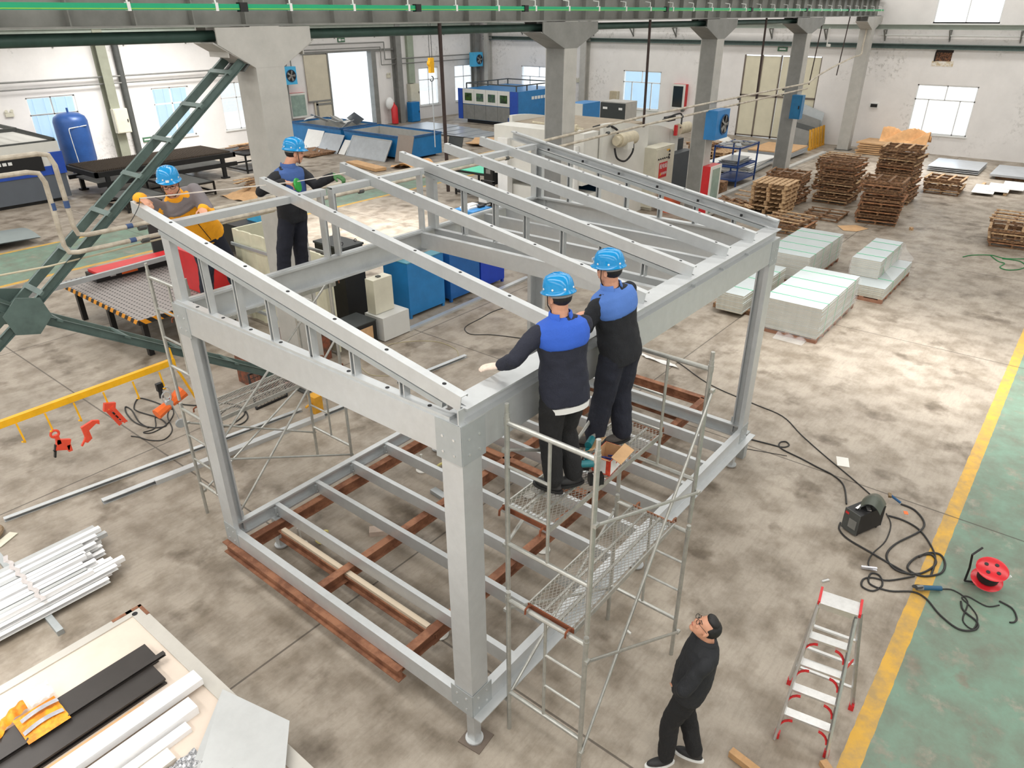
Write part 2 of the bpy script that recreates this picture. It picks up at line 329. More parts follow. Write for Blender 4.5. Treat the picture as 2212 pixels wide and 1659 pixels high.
one('wall_pipe',WH,'thin white pipe running under the back wall rail','pipe',lambda q:q.tube([(XB-.1,7,5.05),(XB-.1,YR,5.05)],.03,8),smooth=True)
# wall pilaster columns
def wcol(x,y,m,label,wide=.35,ax='y'):
    def f(q):
        if ax=='y': q.box(x-wide/2,x+wide/2,YL-.5,YL-.46,0,8.5); q.box(x-wide/2,x+wide/2,YL-.06,YL,0,8.5); q.box(x-.02,x+.02,YL-.46,YL-.06,0,8.5)
        else: q.box(XB-.5,XB-.46,y-wide/2,y+wide/2,0,8.5); q.box(XB-.06,XB,y-wide/2,y+wide/2,0,8.5); q.box(XB-.46,XB-.06,y-.02,y+.02,0,8.5)
    one('wall_column',m,label,'column',f)
olv=mat('olive grey paint',(140,142,126),.6,.05,.1,3)
wcol(12.0,0,olv,'olive grey wall column beside the cream electrical box and blue tank',.4)
wcol(29.1,0,GS,'grey wall column to the right of the open doorway',.4)
wcol(20.9,0,GS,'grey wall column behind the blue fan left of the doorway',.35)
wcol(36.2,0,GS,'grey column in the far corner of the hall',.4)
wcol(0,23.3,GL,'pale grey column on the back wall left of the blue shaded window',.4,'x')
wcol(0,31.0,GL,'narrow grey corner column beside the far blue fan',.3,'x')
one('downpipe',GD,'dark downpipe beside the olive wall column','pipe',lambda q:q.tube([(12.75,YL-.15,0),(12.75,YL-.15,8.5)],.14,12),smooth=True)
one('downpipe',mat('sage downpipe',(150,160,142),.6,0,.1,3),'pale green cable duct to the right of the doorway column','pipe',lambda q:q.box(30.1,30.6,YL-.2,YL,2.2,8.5))
# pipes on the left wall
for dz,r_,nm in ((3.62,.035,'upper'),(3.34,.03,'lower')):
    def f(q):
        j=dz; up=4.55 if nm=='upper' else 4.3
        q.tube([(XF,YL-.22,j),(21.3-(.0 if nm=='upper' else -.3),YL-.22,j)],r_,8); x0=21.3 if nm=='upper' else 21.6; x1=28.2 if nm=='upper' else 27.9
        q.tube([(x0,YL-.22,j),(x0,YL-.22,up)],r_,8); q.tube([(x0,YL-.22,up),(x1,YL-.22,up)],r_,8); q.tube([(x1,YL-.22,up),(x1,YL-.22,j)],r_,8); q.tube([(x1,YL-.22,j),(36.5,YL-.22,j)],r_,8)
    one('air_pipe',GS,nm+' of the two grey pipes stepping over the doorway on the left wall','pipe',f,smooth=True)
def wfan(x,y,z,face,label,m=BL):
    r=thing('fan_heater',label,'fan heater',(x,y,z)); b=MB()
    if face=='-y': b.box(x-.45,x+.45,y-.38,y,z,z+.85)
    else: b.box(x-.42,x+.42,y-.45,y+.45,z,z+.9)
    b.build('casing',m,r)
    n=Vector((0,-1,0)) ; c=Vector((x+.1,y-.39,z+.42)) if face=='-y' else Vector((x+.08,y-.46,z+.45))
    b=MB(); b.lathe(c,[(.30,-.01),(.30,.02),(.27,.02),(.27,.005)],24,n); b.build('fan_ring',mat('fan ring blue',(24,70,110),.5),r,True)
    b=MB(); b.lathe(c,[(.27,0),(.27,.006)],24,n); b.build('fan_opening',BK,r)
    b=MB()
    for k in range(5):
        a=2*PI*k/5; d=Vector((math.cos(a),0,math.sin(a))); s=Vector((-math.sin(a),.0,math.cos(a)))
        p=[c+n*.015+d*.05-s*.03,c+n*.03+d*.05+s*.03,c+n*.03+d*.25+s*.07,c+n*.012+d*.25-s*.05]; b.add(p+[v+n*.004 for v in p],[(0,1,2,3),(7,6,5,4),(0,4,5,1),(1,5,6,2),(2,6,7,3),(3,7,4,0)])
    b.lathe(c+n*.01,[(.05,0),(.05,.03),(.02,.04)],12,n); b.build('fan_blades',GS,r)
    return r
wfan(20.95,YL-.5,2.75,'-y','blue wall fan heater mounted left of the bright doorway',mat('sky blue paint',(70,170,215),.45,0,.1,4))
wfan(35.8,YL-.5,2.9,'-y','small blue fan heater in the far left corner',MATS['sky blue paint'])
def cabinet(name,label,cat,x0,x1,y0,y1,z0,z1,m,door=None,face='-x'):
    r=thing(name,label,cat,((x0+x1)/2,(y0+y1)/2,z0)); b=MB(); b.box(x0,x1,y0,y1,z0,z1); b.build('casing',m,r)
    b=MB(); g=.03
    if face=='-x': b.box(x0-.02,x0,y0+g,y1-g,z0+g,z1-g)
    else: b.box(x0+g,x1-g,y0-.02,y0,z0+g,z1-g)
    b.build('door',door or m,r); b=MB()
    if face=='-x': b.box(x0-.04,x0-.02,y0+.06,y0+.1,(z0+z1)/2-.06,(z0+z1)/2+.06)
    else: b.box(x1-.1,x1-.06,y0-.04,y0-.02,(z0+z1)/2-.06,(z0+z1)/2+.06)
    b.build('handle',BK,r); return r
cabinet('electrical_box','cream electrical box on the olive wall column above the slatted table','electrical box',11.75,12.35,YL-.8,YL-.52,1.35,2.35,CRD,face='-y')
cabinet('electrical_box','cream electrical box on the wall right of the doorway column','electrical box',30.0,30.75,YL-.35,YL-.02,1.15,2.15,CRD,face='-y')
cabinet('blue_wall_cabinet','narrow blue cabinet standing at the wall under the cream box','cabinet',29.6,30.3,YL-.75,YL-.35,.02,1.15,BL,face='-y')
for (x,y,z,ax,lb) in ((8.0,YL,2.35,'y','twin spot emergency light on the left wall beside the first window'),(28.55,YL,2.6,'y','twin spot emergency light beside the doorway column'),(XB,23.9,2.2,'x','twin spot emergency light beside the back wall column')):
    def f(q):
        a,c=((x-.15,x+.15),(y-.08,y)) if ax=='y' else ((x-.08,x),(y-.15,y+.15))
        q.box(*a,*c,z,z+.16)
        for s in(-.1,.1):
            cc=(x+s,y-.06,z+.22) if ax=='y' else (x-.06,y+s,z+.22); q.lathe(cc,[(.05,0),(.06,.04)],12,(0,-1,0) if ax=='y' else (-1,0,0))
    one('emergency_light',CRD,lb,'emergency light',f)
# vent hole with exposed brick, switches on the back wall
one('wall_vent',[mat('exposed brick',(130,88,62),.9,0,.4,14,c2=(48,36,30)),mat('soot black',(40,34,30),.9)],'small square of exposed sooty brick high on the back wall','vent',lambda q:(q.box(XB-.02,XB,3.75,4.4,4.02,4.4),setattr(q,'k',1),q.box(XB-.03,XB,3.72,4.42,4.37,4.47),q.box(XB-.03,XB,4.38,4.44,4.0,4.4)))
one('wall_stain',mat('rust stain',(196,178,146),.9,0,.15,8,c2=(224,220,212)),'yellow rust stain below the brick opening on the back wall','stain',lambda q:q.box(XB-.008,XB,3.62,4.5,3.8,4.02))
one('wall_switch',[WH,BK],'small black and white switch panel on the back wall','switch',lambda q:(q.box(XB-.05,XB,6.35,6.75,1.85,2.1),setattr(q,'k',1),q.box(XB-.07,XB-.05,6.4,6.7,1.9,2.05)))
# ================================================================ crane runway and its columns
CY=7.25
g=thing('crane_girder','long grey crane runway girder crossing the top of the picture','girder',(12,CY,5.84))
gm=mat('girder grey',(136,136,131),.6,.1,.18,2)
b=MB(); b.box(XF,36.7,CY-.008,CY+.008,5.86,6.5); b.build('web',gm,g)
b=MB(); b.box(XF,36.7,CY-.2,CY+.2,5.84,5.865); b.build('bottom_flange',gm,g)
b=MB(); b.box(XF,36.7,CY-.22,CY+.22,6.5,6.53); b.build('top_flange',gm,g)
b=MB(); b.prof((XF,CY,6.53),(36.7,CY,6.53),ibeam(.09,.12,.03)); b.build('crane_rail',RUD,g,label='rusty brown crane rail')
for i in range(46):
    x=.25+i*.79; b=MB(); b.box(x-.008,x+.008,CY-.12,CY-.008,5.865,6.5); b.build('stiffener',gm,g)
for x0,x1,lb in ((XF,3.2,'dark green round tube under the girder at top left'),(4.1,10.9,'dark green round tube under the girder between the two nearest columns'),(12.3,18.8,'green round tube under the girder right of the second column'),(20.2,26.2,'green round tube under the girder between the third and fourth columns')):
    one('girder_tube',GP,lb,'tube',lambda q:q.tube([(x0,CY+.05,5.72),(x1,CY+.05,5.72)],.075,14),smooth=True)
cr_=thing('conductor_rail','bright green power rail with a yellow line running along the girder','rail',(12,CY-.32,6.03))
grn=mat('conductor green',(20,160,112),.4,0,.04,3); b=MB(); b.box(XF,36.3,CY-.35,CY-.30,6.04,6.115); b.build('rail_body',grn,cr_)
b=MB(); b.box(XF,36.3,CY-.353,CY-.349,6.052,6.06); b.build('rail_stripe',mat('yellow green stripe',(160,205,60),.5),cr_)
for i in range(30):
    x=1.67+i*1.18; b=MB(); b.box(x-.02,x+.02,CY-.36,CY-.29,6.03,6.13); b.tube([(x,CY-.325,6.13),(x,CY-.325,6.22),(x,CY-.18,6.24)],.012,6); b.build('hanger_clip',WH,cr_)
for x in (3.25,6.6,9.6,15.5,21,26,31): b=MB(); b.box(x-.06,x+.06,CY-.37,CY-.28,6.02,6.135); b.build('joint_cover',BK,cr_)
def ccol(x,label,m,flm,hw=1.05):
    r=thing('crane_column',label,'column',(x,CY,0))
    b=MB(); b.box(x-.02,x+.02,CY-.24,CY+.24,0,5.84); b.build('web',m,r)
    for y0,y1 in ((CY-.26,CY-.24),(CY+.24,CY+.26)):
        b=MB(); b.box(x-.24,x+.24,y0,y1,0,5.84); b.build('flange',flm,r)
    b=MB(); b.box(x-.24,x-.22,CY-.24,CY+.24,0,5.3) ; b.build('side_plate',m,r)
    b=MB()
    for y in (CY-.25,CY+.24): b.add([(x-.24,y-.012,5.3),(x+.24,y-.012,5.3),(x+hw,y-.012,5.62),(x+hw,y-.012,5.83),(x-hw,y-.012,5.83),(x-hw,y-.012,5.62),(x-.24,y+.012,5.3),(x+.24,y+.012,5.3),(x+hw,y+.012,5.62),(x+hw,y+.012,5.83),(x-hw,y+.012,5.83),(x-hw,y+.012,5.62)],[(0,1,2,3,4,5),(11,10,9,8,7,6)]+[(i,i+6,(i+1)%6+6,(i+1)%6) for i in range(6)])
    for s in (-1,1): b.bar((x+s*.22,CY,5.3),(x+s*(hw+.06),CY,5.64),.5,.02); b.box(*sorted((x+s*.62,x+s*.64)),CY-.24,CY+.24,5.45,5.83)
    b.build('haunch',m,r); b=MB(); b.box(x-.32,x+.32,CY-.34,CY+.34,0,.03); b.build('base_plate',GD,r)
    return r
ccol(-4.2,'grey column outside the left edge carrying the girder',GL,GL)
ccol(3.6,'nearest pale grey crane column behind the worker with the tape reel',GL,GL,.78)
ccol(11.35,'second crane column from the left, beside the white bending press',GS,GL)
ccol(19.2,'third crane column from the left, with the blue fan heater on it',GS,GL)
ccol(27.0,'fourth crane column from the left, behind the wooden pallets',GS,GL,1.5)
ccol(35.6,'farthest crane column, at the corner of the back wall',GL,GL,1.2)
# laced cross bracing between the first two columns
br=thing('cross_bracing','dark green laced cross bracing with a node plate at the left','bracing',(-.3,CY,0))
nod=Vector((-.42,CY,2.58))
def lace(p,q,name,rungs):
    p=Vector(p);q=Vector(q)
    for s in (-.22,.22):
        b=MB(); o=Vector((0,s,0)); b.prof(p+o,q+o,chan(.05,.11,.008,.0,1 if s>0 else -1)); b.build(name,GR,br)
    L=(q-p).length
    for i in range(rungs):
        t=p.lerp(q,(i+.45)/rungs); b=MB(); b.bar(t+Vector((0,-.27,.12)),t+Vector((0,.27,.12)),.07,.03,(q-p).cross(Vector((0,1,0)))); b.build('batten',GR,br)
lace(nod,(3.22,CY,5.36),'channel',7); lace((-3.9,CY,-.0+.1),nod,'channel',5); lace(nod,(3.35,CY,.12),'channel',5); lace((-3.9,CY,5.3),nod,'channel',5)
for s in (-.28,.28):
    b=MB(); c=nod+Vector((0,s,.07)); b.lathe(c,[(.27,-.008),(.27,.008)],6,(0,1,0)); b.build('node_plate',GR,br)
b=MB(); b.ob((3.3,CY,5.38),.35,.5,.02,0,0,-.7); b.build('gusset_plate',GD,br)
# overhead air pipes
PIP=mat('painted air pipe',(196,188,172),.55,.1,.2,5,c2=(168,158,142)); 
for lb,pts in (('upper of the two overhead air pipes, dropping in a bend at the left',[(XF,6.93,4.53),(.2,6.93,4.53),(.32,6.93,4.5),(.36,6.93,4.38),(.37,6.93,3.62),(.40,6.93,3.52),(.5,6.93,3.49),(9,6.93,3.44),(15,6.93,3.56),(27.6,6.93,3.55)]),
    ('lower of the two overhead air pipes, dropping in a bend at the left',[(XF,6.93,4.34),(.04,6.93,4.34),(.16,6.93,4.31),(.2,6.93,4.2),(.2,6.93,3.42),(.24,6.93,3.32),(.34,6.93,3.30),(11,6.93,3.27),(15,6.93,3.33),(27.6,6.93,3.36)])):
    r=thing('air_pipe',lb,'pipe',(0,6.93,3.3)); b=MB(); b.tube(pts,.03,10); b.build('pipe_run',PIP,r,True)
    for x in (1.2,5,9,13,17,21,25):
        z=pts[7][2]; b=MB(); b.tube([(x-.05,6.93,z+(.06 if x>12 else .0)),(x+.05,6.93,z+(.06 if x>12 else 0))],.04,10); b.build('coupling',GD,r,True)
    b=MB(); b.tube([(pts[2][0]+.05 if False else -.35,6.93,pts[1][2]),(-.27,6.93,pts[1][2])],.032,10); b.tube([(pts[3][0]+.005,6.93,3.95),(pts[3][0]+.005,6.93,3.86)],.033,10); b.tube([(1.0,6.93,pts[6][2]),(1.08,6.93,pts[6][2])],.033,10); b.build('tape_band',mat('blue tape',(58,82,124),.5),r,True)
one('electric_conduit',mat('thin beige conduit',(196,186,160),.6,0,.1,5),'thin beige cable conduit slanting below the overhead pipes at the left','conduit',lambda q:q.tube([(-4,7.05,3.36),(0,7.03,3.18),(2.2,7.02,3.22),(3.3,7.0,3.24)],.012,6))
for x,z,lb in ((7.3,2.85,'dark brown steel rod hanging from the girder above the scrap skip, nearest of the rods'),(15.0,3.25,'dark steel rod hanging from the girder in front of the blue window'),(22.8,3.3,'dark steel rod hanging from the girder beside the cream door'),(28.6,3.45,'thin dark rod hanging from the girder near the back corner'),(32.0,3.6,'thin dark rod hanging near the farthest column')):
    one('hanger_rod',DB,lb,'rod',lambda q:q.tube([(x,CY-.16,5.84),(x+(.0 if x<28 else -.5),CY-.2,z)],.035 if x<28 else .022,8),smooth=True)
one('air_pipe',MATS['painted air pipe'],'short bent pale pipe joining the overhead pipes to the last column','pipe',lambda q:q.tube(spline([(27.6,6.93,3.55),(28.6,6.93,3.75),(30.5,6.93,4.0),(33,6.93,4.25),(34.8,7.1,4.3),(35.2,7.2,4.6),(35.3,7.2,5.6)],5),.035,8),smooth=True)
# fan heater, fire box, small blue box on the columns
wfan(19.15,6.97,2.5,'-y','blue fan heater on the third crane column, its fan facing the right',BL)
def firebox(x,y,z,label,ax='x',h=1.25,w=.8):
    r=thing('fire_hose_cabinet',label,'fire cabinet',(x,y,z)); b=MB()
    if ax=='y': b.box(x-w/2,x+w/2,y-.28,y,z,z+h); b.build('casing',RD,r); b=MB(); b.box(x-w/2-.01,x+w/2+.02,y-.31,y-.28,z,z+h); b.build('door_frame',WM,r); b=MB(); b.box(x-w/2+.1,x+w/2-.1,y-.318,y-.31,z+.1,z+h-.1); b.build('door_glass',GLS if z>1 else mat('pale green glass',(140,160,150),.15,0,.2,3),r)
    return r
firebox(19.35,7.0,.05,'red fire hose cabinet standing at the foot of the third crane column','y',1.6,.75)
firebox(21.7,YL,1.0,'red sided fire hose cabinet on the left wall below the blue fan','y',1.25,1.1)
firebox(18.3,YL,0,'x','y') if False else None
r=thing('fire_hose_cabinet','red fire hose cabinet high on the back wall right of the blue window','fire cabinet',(XB,16.9,1.3)); b=MB(); b.box(XB-.28,XB,16.45,17.3,1.15,2.45); b.build('casing',RD,r); b=MB(); b.box(XB-.31,XB-.28,16.47,17.3,1.15,2.45); b.build('door_frame',WM,r); b=MB(); b.box(XB-.32,XB-.31,16.6,17.2,1.25,2.35); b.build('door_glass',GLS,r)
cabinet('switch_box','small blue switch box on the fourth crane column','switch box',26.4,26.7,6.65,7.05,2.35,3.2,mat('petrol blue paint',(26,104,148),.45))
r=thing('fire_extinguisher','red fire extinguisher with a white bag beside the doorway column','fire extinguisher',(28.4,YL-.5,.2)); b=MB(); b.lathe((28.4,YL-.5,.05),[(.2,0),(.2,.9),(.12,1.05),(.04,1.1),(.04,1.2)],16); b.build('cylinder',RD,r,True); b=MB(); b.ell((28.2,YL-.35,1.2),.3,.2,.35); b.build('plastic_bag',WH,r,True)
# exposed hoist hook in the background
hk=thing('chain_hoist_hook','yellow crane hook block hanging on two wires with a long steel bar below','hook',(17.6,16,2)); b=MB()
hx,hy=13.9,13.9
b.tube([(hx-.05,hy,9.8),(hx-.05,hy,4.75)],.01,5); b.tube([(hx+.05,hy,9.8),(hx+.05,hy,4.75)],.01,5); b.build('wire_rope',GD,hk)
b=MB(); b.ob((hx,hy,4.6),.16,.1,.42); b.lathe((hx-.02,hy-.06,4.65),[(.1,0),(.1,.12)],14,(0,1,0)); b.build('hook_block',YE,hk,True)
b=MB(); b.tube([(hx+.0+.07*math.cos(a),hy,4.22+.07*math.sin(a)) for a in [PI/2-k*.5 for k in range(10)]],.016,6); b.build('hook',GD,hk,True)
b=MB(); b.tube([(hx,hy,4.15),(hx+.0,hy,2.2)],.018,6); b.build('sling_bar',SHT,hk); 
# ================================================================ the galvanised house frame
fr=thing('steel_house_frame','large galvanised steel house frame with sloping rafters, on feet in the middle','steel frame',(0,0,0))
LX,LY,ZB,ZT=6.02,3.9,.44,3.44
Zm=[ZI,mat('bolt hole dark',(30,30,32),.8)]
def hole(b,x,y,z,r=.017,n=(0,0,1)): b.k=1; b.lathe((x,y,z),[(r,0),(r,.003)],10,n); b.k=0
# base beams
b=MB(); b.prof((0,LY,ZB),(0,0,ZB),[(p[0]-.04,p[1]) for p in chan(.08,.19,.006,.02,1)]); b.build('base_beam',Zm,fr)
b=MB(); b.prof((0,0,ZB),(LX,0,ZB),[(p[0]-.04,p[1]) for p in chan(.08,.19,.006,.02,1)]); b.build('base_beam',Zm,fr)
b=MB(); b.prof((0,LY,ZB),(LX,LY,ZB),[(p[0]+.04,p[1]) for p in chan(.08,.19,.006,.02,-1)])
b.build('base_beam',Zm,fr)
b=MB(); b.prof((LX,0,ZB),(LX,LY,ZB),[(p[0]-.04,p[1]) for p in chan(.08,.19,.006,.02,1)]); b.build('base_beam',Zm,fr)
b=MB(); b.box(-.0,LX+.15,-.09,0,ZB+.0,ZB+.012); b.build('base_flashing',ZI,fr)
for x in (.66,1.27,1.86,2.46,3.03,3.62,4.2,4.8,5.4):
    b=MB(); b.prof((x,.02,.45),(x,LY-.08,.45),chan(.06,.16,.005,.015,-1)); o_=b.build('joist',ZI,fr)
    jo=o_; b=MB(); b.box(x-.06,x-.03,LY-.11,LY-.08,.46,.58); b.lathe((x-.05,LY-.12,.5),[(.01,0),(.01,.02)],6,(0,-1,0)); b.build('joist_bracket',ZD,jo)
# corner posts
def Lp(cx,cy,sx,sy,w=.21,t=.02,l=.06): return [(cx,cy),(cx+sx*w,cy),(cx+sx*w,cy+sy*l),(cx+sx*(w-t),cy+sy*l),(cx+sx*(w-t),cy+sy*t),(cx+sx*t*1.0,cy+sy*t),(cx+sx*t,cy+sy*(w-t)),(cx+sx*l,cy+sy*(w-t)),(cx+sx*l,cy+sy*w),(cx,cy+sy*w)]
def vpr(b,pts,z0,z1):
    A=sum(pts[i][0]*pts[(i+1)%len(pts)][1]-pts[(i+1)%len(pts)][0]*pts[i][1] for i in range(len(pts)))
    if A<0: pts=pts[::-1]
    n=len(pts); b.add([(x,y,z0) for x,y in pts]+[(x,y,z1) for x,y in pts],[tuple(range(n-1,-1,-1)),tuple(range(n,2*n))]+[(i,(i+1)%n,(i+1)%n+n,i+n) for i in range(n)])
b=MB(); b.box(.003,.21,.003,.21,ZB+.05,ZT-.02); b.build('corner_post',ZI,fr)
for cx,cy,sx,sy in ((0,LY,1,-1),(LX,0,-1,1),(LX,LY,-1,-1)):
    b=MB(); vpr(b,Lp(cx,cy,sx,sy),ZB+.05,ZT-.02); b.build('corner_post',ZI,fr)
for cx,cy,sx,sy in ((0,0,1,1),(0,LY,1,-1),(LX,0,-1,1),(LX,LY,-1,-1)):
    for z0,z1 in ((ZB,ZB+.27),(ZT-.33,ZT)):
        b=MB(); b.box(*sorted((cx,cx+sx*.25)),*sorted((cy-sy*.006,cy)),z0,z1); b.box(*sorted((cx-sx*.006,cx)),*sorted((cy,cy+sy*.25)),z0,z1)
        b.k=1
        for u in (.07,.18):
            for z in (z0+.07,z0+.2):
                b.lathe((cx-sx*.006,cy+sy*u,z),[(.011,0),(.011,.006)],8,(-sx,0,0)); b.lathe((cx+sx*u,cy-sy*.006,z),[(.011,0),(.011,.006)],8,(0,-sy,0))
        b.build('corner_plate',[ZD,mat('bolt head',(210,212,212),.3,.7)],fr,label='bolted galvanised corner plate')
# top ring beams
def topbeam(p,q,side,w=.09,h=.29,off=0):
    b=MB(); b.prof(p,q,[(x*1+off,z) for x,z in chan(w,h,.006,.025,side)]); return b
b=topbeam((0,LY-.02,ZT-.29),(0,.02,ZT-.29),1,off=-.045); b.box(.012,.085,.12,LY-.05,ZT,ZT+.03)
for i in range(8): hole(b,.05,.35+i*.45,ZT+.03)
b.build('top_beam',Zm,fr)
b=topbeam((.02,0,ZT-.29),(LX-.02,0,ZT-.29),1,off=-.045); b.box(2.2,2.206,-.005,.0,ZT-.28,ZT-.01); b.build('top_beam',Zm,fr)
b=topbeam((.02,LY,ZT-.29),(LX-.02,LY,ZT-.29),-1,off=.045); b.box(.1,LX-.1,LY-.075,LY-.02,ZT,ZT+.012); b.build('top_beam',Zm,fr)
b=topbeam((LX,.02,ZT-.29),(LX,LY-.02,ZT-.29),1,off=-.045); b.build('top_beam',Zm,fr)
# ledge channel on the front beam
b=MB(); b.box(.06,LX-.03,-.01,.05,ZT,ZT+.012); b.box(.06,LX-.03,.045,.055,ZT,ZT+.11); b.box(.06,LX-.03,-.01,.19,ZT+.108,ZT+.12); b.box(.06,LX-.03,.18,.19,ZT+.07,ZT+.11)
for x in (3.6,4.3,5.0): b.box(x,x+.02,-.005,.045,ZT+.012,ZT+.03)
b.build('eaves_channel',ZI,fr)
b=MB(); b.box(0,.22,0,.22,ZT-.012,ZT+.004); b.box(.0,.06,.02,.03,ZT,ZT+.12); b.build('corner_cap',ZI,fr)
# ceiling beams
for x in (3.42,3.68,4.2,4.7,5.2):
    b=MB(); b.prof((x,.06,3.22),(x,LY-.08,3.22),chan(.07,.2,.005,.02,-1)); b.build('ceiling_beam',ZI,fr)
# rafters
RS=.1645
def rz(y): return 3.66+(y-.05)*RS
RX=(.06,1.5,2.63,3.62,4.48,5.24,5.97)
for i,x in enumerate(RX):
    y0=.05 if i else .03
    b=MB(); b.prof((x,y0,rz(y0)-.115),(x,4.36,rz(4.36)-.115),chan(.07,.122,.005,.02,1 if i==6 else -1))
    for k in range(8):
        y=.2+k*.58; b.k=1; b.lathe((x,y,rz(y)+.006),[(.016,0),(.016,.004)],10,(0,-RS,1)); b.k=0
    if i==6:
        for k in range(6): b.k=1; b.box(x-.04,x-.025,.5+k*.62,.53+k*.62,rz(.5+k*.62)-.09,rz(.5+k*.62)-.06); b.k=0
    b.build('rafter',Zm,fr)
    if i in (0,3,6):
        b=MB(); b.prof((x,.2,rz(.2)-.17),(x,3.9,rz(3.9)-.17),chan(.075,.045,.005,.012,-1)); b.build('truss_chord',ZD,fr)
        b=MB(); b.prof((x,3.82,ZT),(x,3.82,rz(3.82)-.2),chan(.13,.07,.006,.02,1),(0,1,0)) if False else b.box(x-.03,x+.04,3.74,3.88,ZT,rz(3.8)-.155); b.build('corner_stud',ZI,fr)
        for y in (3.24,2.72,2.24,1.70,1.17,.62):
            zt=rz(y)-.165
            if zt-ZT<.08: continue
            b=MB(); n=chan(.06,.055,.006,.012,1); b.add([(x+p[0],y-.03+p[1],ZT) for p in n]+[(x+p[0],y-.03+p[1],zt) for p in n],[tuple(range(len(n)-1,-1,-1)),tuple(range(len(n),2*len(n)))]+[(k,(k+1)%len(n),(k+1)%len(n)+len(n),k+len(n)) for k in range(len(n))]); b.build('truss_strut',ZI,fr)
# high wall studs and headers
for x in (1.86,2.02,3.42,5.85):
    b=MB(); n=Lp(x,LY-.02,1,-1,.09,.006,.025); vpr(b,n,ZT,4.215); b.build('wall_stud',ZI,fr)
for x0,x1 in ((.1,1.94),(2.03,3.5),(3.68,5.9)):
    b=MB(); b.prof((x0,LY-.05,4.165),(x1,LY-.05,4.165),chan(.1,.07,.005,.02,1)); b.build('header_rail',ZI,fr)
# feet
for x,y in ((.09,.08),(3.08,.09),(5.86,.1),(.6,3.8),(3.45,3.82),(5.9,3.8)):
    b=MB(); b.box(x-.045,x+.045,y-.045,y+.045,.03,ZB); b.lathe((x,y,.012),[(.085,0),(.085,.018),(.05,.022)],20); b.build('foot',ZI,fr,True)
one('floor_plate',mat('brown steel plate',(112,100,90),.6,.2,.1,6),'small square dark plate under the front foot of the frame','plate',lambda q:q.ob((.1,.07,.005),.24,.24,.01,.1))
one('support_block',ZD,'galvanised box stub supporting the far right end of the frame','block',lambda q:q.box(6.13,6.25,.02,.14,0,.44))
# rusty chassis
ch=thing('rusty_beam_chassis','rusty brown steel beam chassis lying under the galvanised floor frame','steel chassis',(3.4,2.4,.3))
for (p,q) in (((-.02,.9,.28),(-.02,3.92,.28)),((3.44,1.0,.28),(3.44,3.8,.28)),((6.82,1.0,.28),(6.82,3.8,.28)),((0,3.72,.28),(6.8,3.72,.28)),((0,2.42,.28),(6.8,2.42,.28)),((0,1.02,.28),(6.8,1.02,.28)),((6.15,1.05,.28),(6.15,3.7,.28))):
    b=MB(); b.prof(p,q,ibeam(.1,.15,.012)); b.build('chassis_beam',RU,ch)
for x,y in ((.75,3.6),(2.9,3.6),(.8,1.2),(2.6,1.15),(3.4,2.0),(6.2,1.2),(6.1,3.6)):
    b=MB(); b.lathe((x,y,.005),[(.09,0),(.09,.012)],18); b.tube([(x,y,.01),(x,y,.28)],.02,8); b.build('jack_foot',WM,ch,True)
one('lining_board',[mat('pale lining board',(206,190,168),.7,0,.05,2)],'narrow pale board lying on a rusty beam under the frame','board',lambda q:q.box(.52,.58,1.1,3.6,.36,.40))
one('rusty_beam',RU,'rusty channel under the board inside the left end of the frame','beam',lambda q:q.prof((.55,1.0,.22),(.55,3.66,.22),ibeam(.09,.14,.012)))
one('wood_offcut',mat('pale block',(196,178,164),.8),'pale rectangular block on the floor under the frame','block',lambda q:q.ob((1.55,3.0,.035),.28,.13,.07,-.75))
one('steel_offcut',ZD,'short galvanised channel offcut on the floor under the frame','offcut',lambda q:q.prof((2.62,3.1,0),(2.55,2.45,0),chan(.1,.06,.006,.01,1)))
def strap(q,c):
    q.tube([(c[0]+.09*math.cos(a),c[1]+.06*math.sin(a),.05+.05*math.cos(a*.5)) for a in [k*.5 for k in range(9)]],.02,5)
one('yellow_strap',mat('straw yellow',(206,196,130),.8),'small loop of straw coloured strap on the floor under the frame','strap',lambda q:strap(q,(.98,3.45)),smooth=True)
one('yellow_strap',MATS['straw yellow'],'loop of straw coloured strap on the floor beside the white disc foot','strap',lambda q:strap(q,(3.05,3.35)),smooth=True)
# ================================================================ scaffolds
def scaffold(label,xs,ys,loc,hi_side,plank_rows,braces):
    r=thing('scaffold_tower',label,'scaffold',loc)
    for fi,x in enumerate(xs):
        for lv in (0,1):
            z=1.72*lv
            for y in ys:
                b=MB(); b.tube([(x,y,z+(.0 if lv==0 else .02)),(x,y,z+1.72-.02)],.021,10)
                if lv==1: b.tube([(x,y,z+1.68),(x,y,z+1.78)],.017,10)
                b.tube([(x,y,z+1.60),(x,y,z+1.66)],.025,10); b.build('post',TUB,r,True)
            b=MB(); b.tube([(x,ys[0],z+1.62),(x,ys[1],z+1.62)],.021,10); b.build('top_rail',TUB,r,True)
            b=MB(); b.tube([(x,ys[0],z+.5),(x,ys[1],z+.5)],.02,10); b.build('lower_rail',TUB,r,True)
            ym=(ys[0]+ys[1])/2; b=MB(); b.tube([(x,ym,z+.5),(x,ym,z+1.62)],.014,8); b.build('inner_post',TUB,r,True)
            side=ys[0] if hi_side[lv]==0 else ys[1]
            for zz in (.88,1.24):
                b=MB(); b.tube([(x,side,z+zz),(x,ym,z+zz)],.013,8); b.build('rung',TUB,r,True)
    for p,q in braces:
        b=MB(); b.tube([p,q],.0145,8); b.ob(p,.05,.03,.03); b.ob(q,.05,.03,.03); b.build('cross_brace',TUB,r,True)
    return r
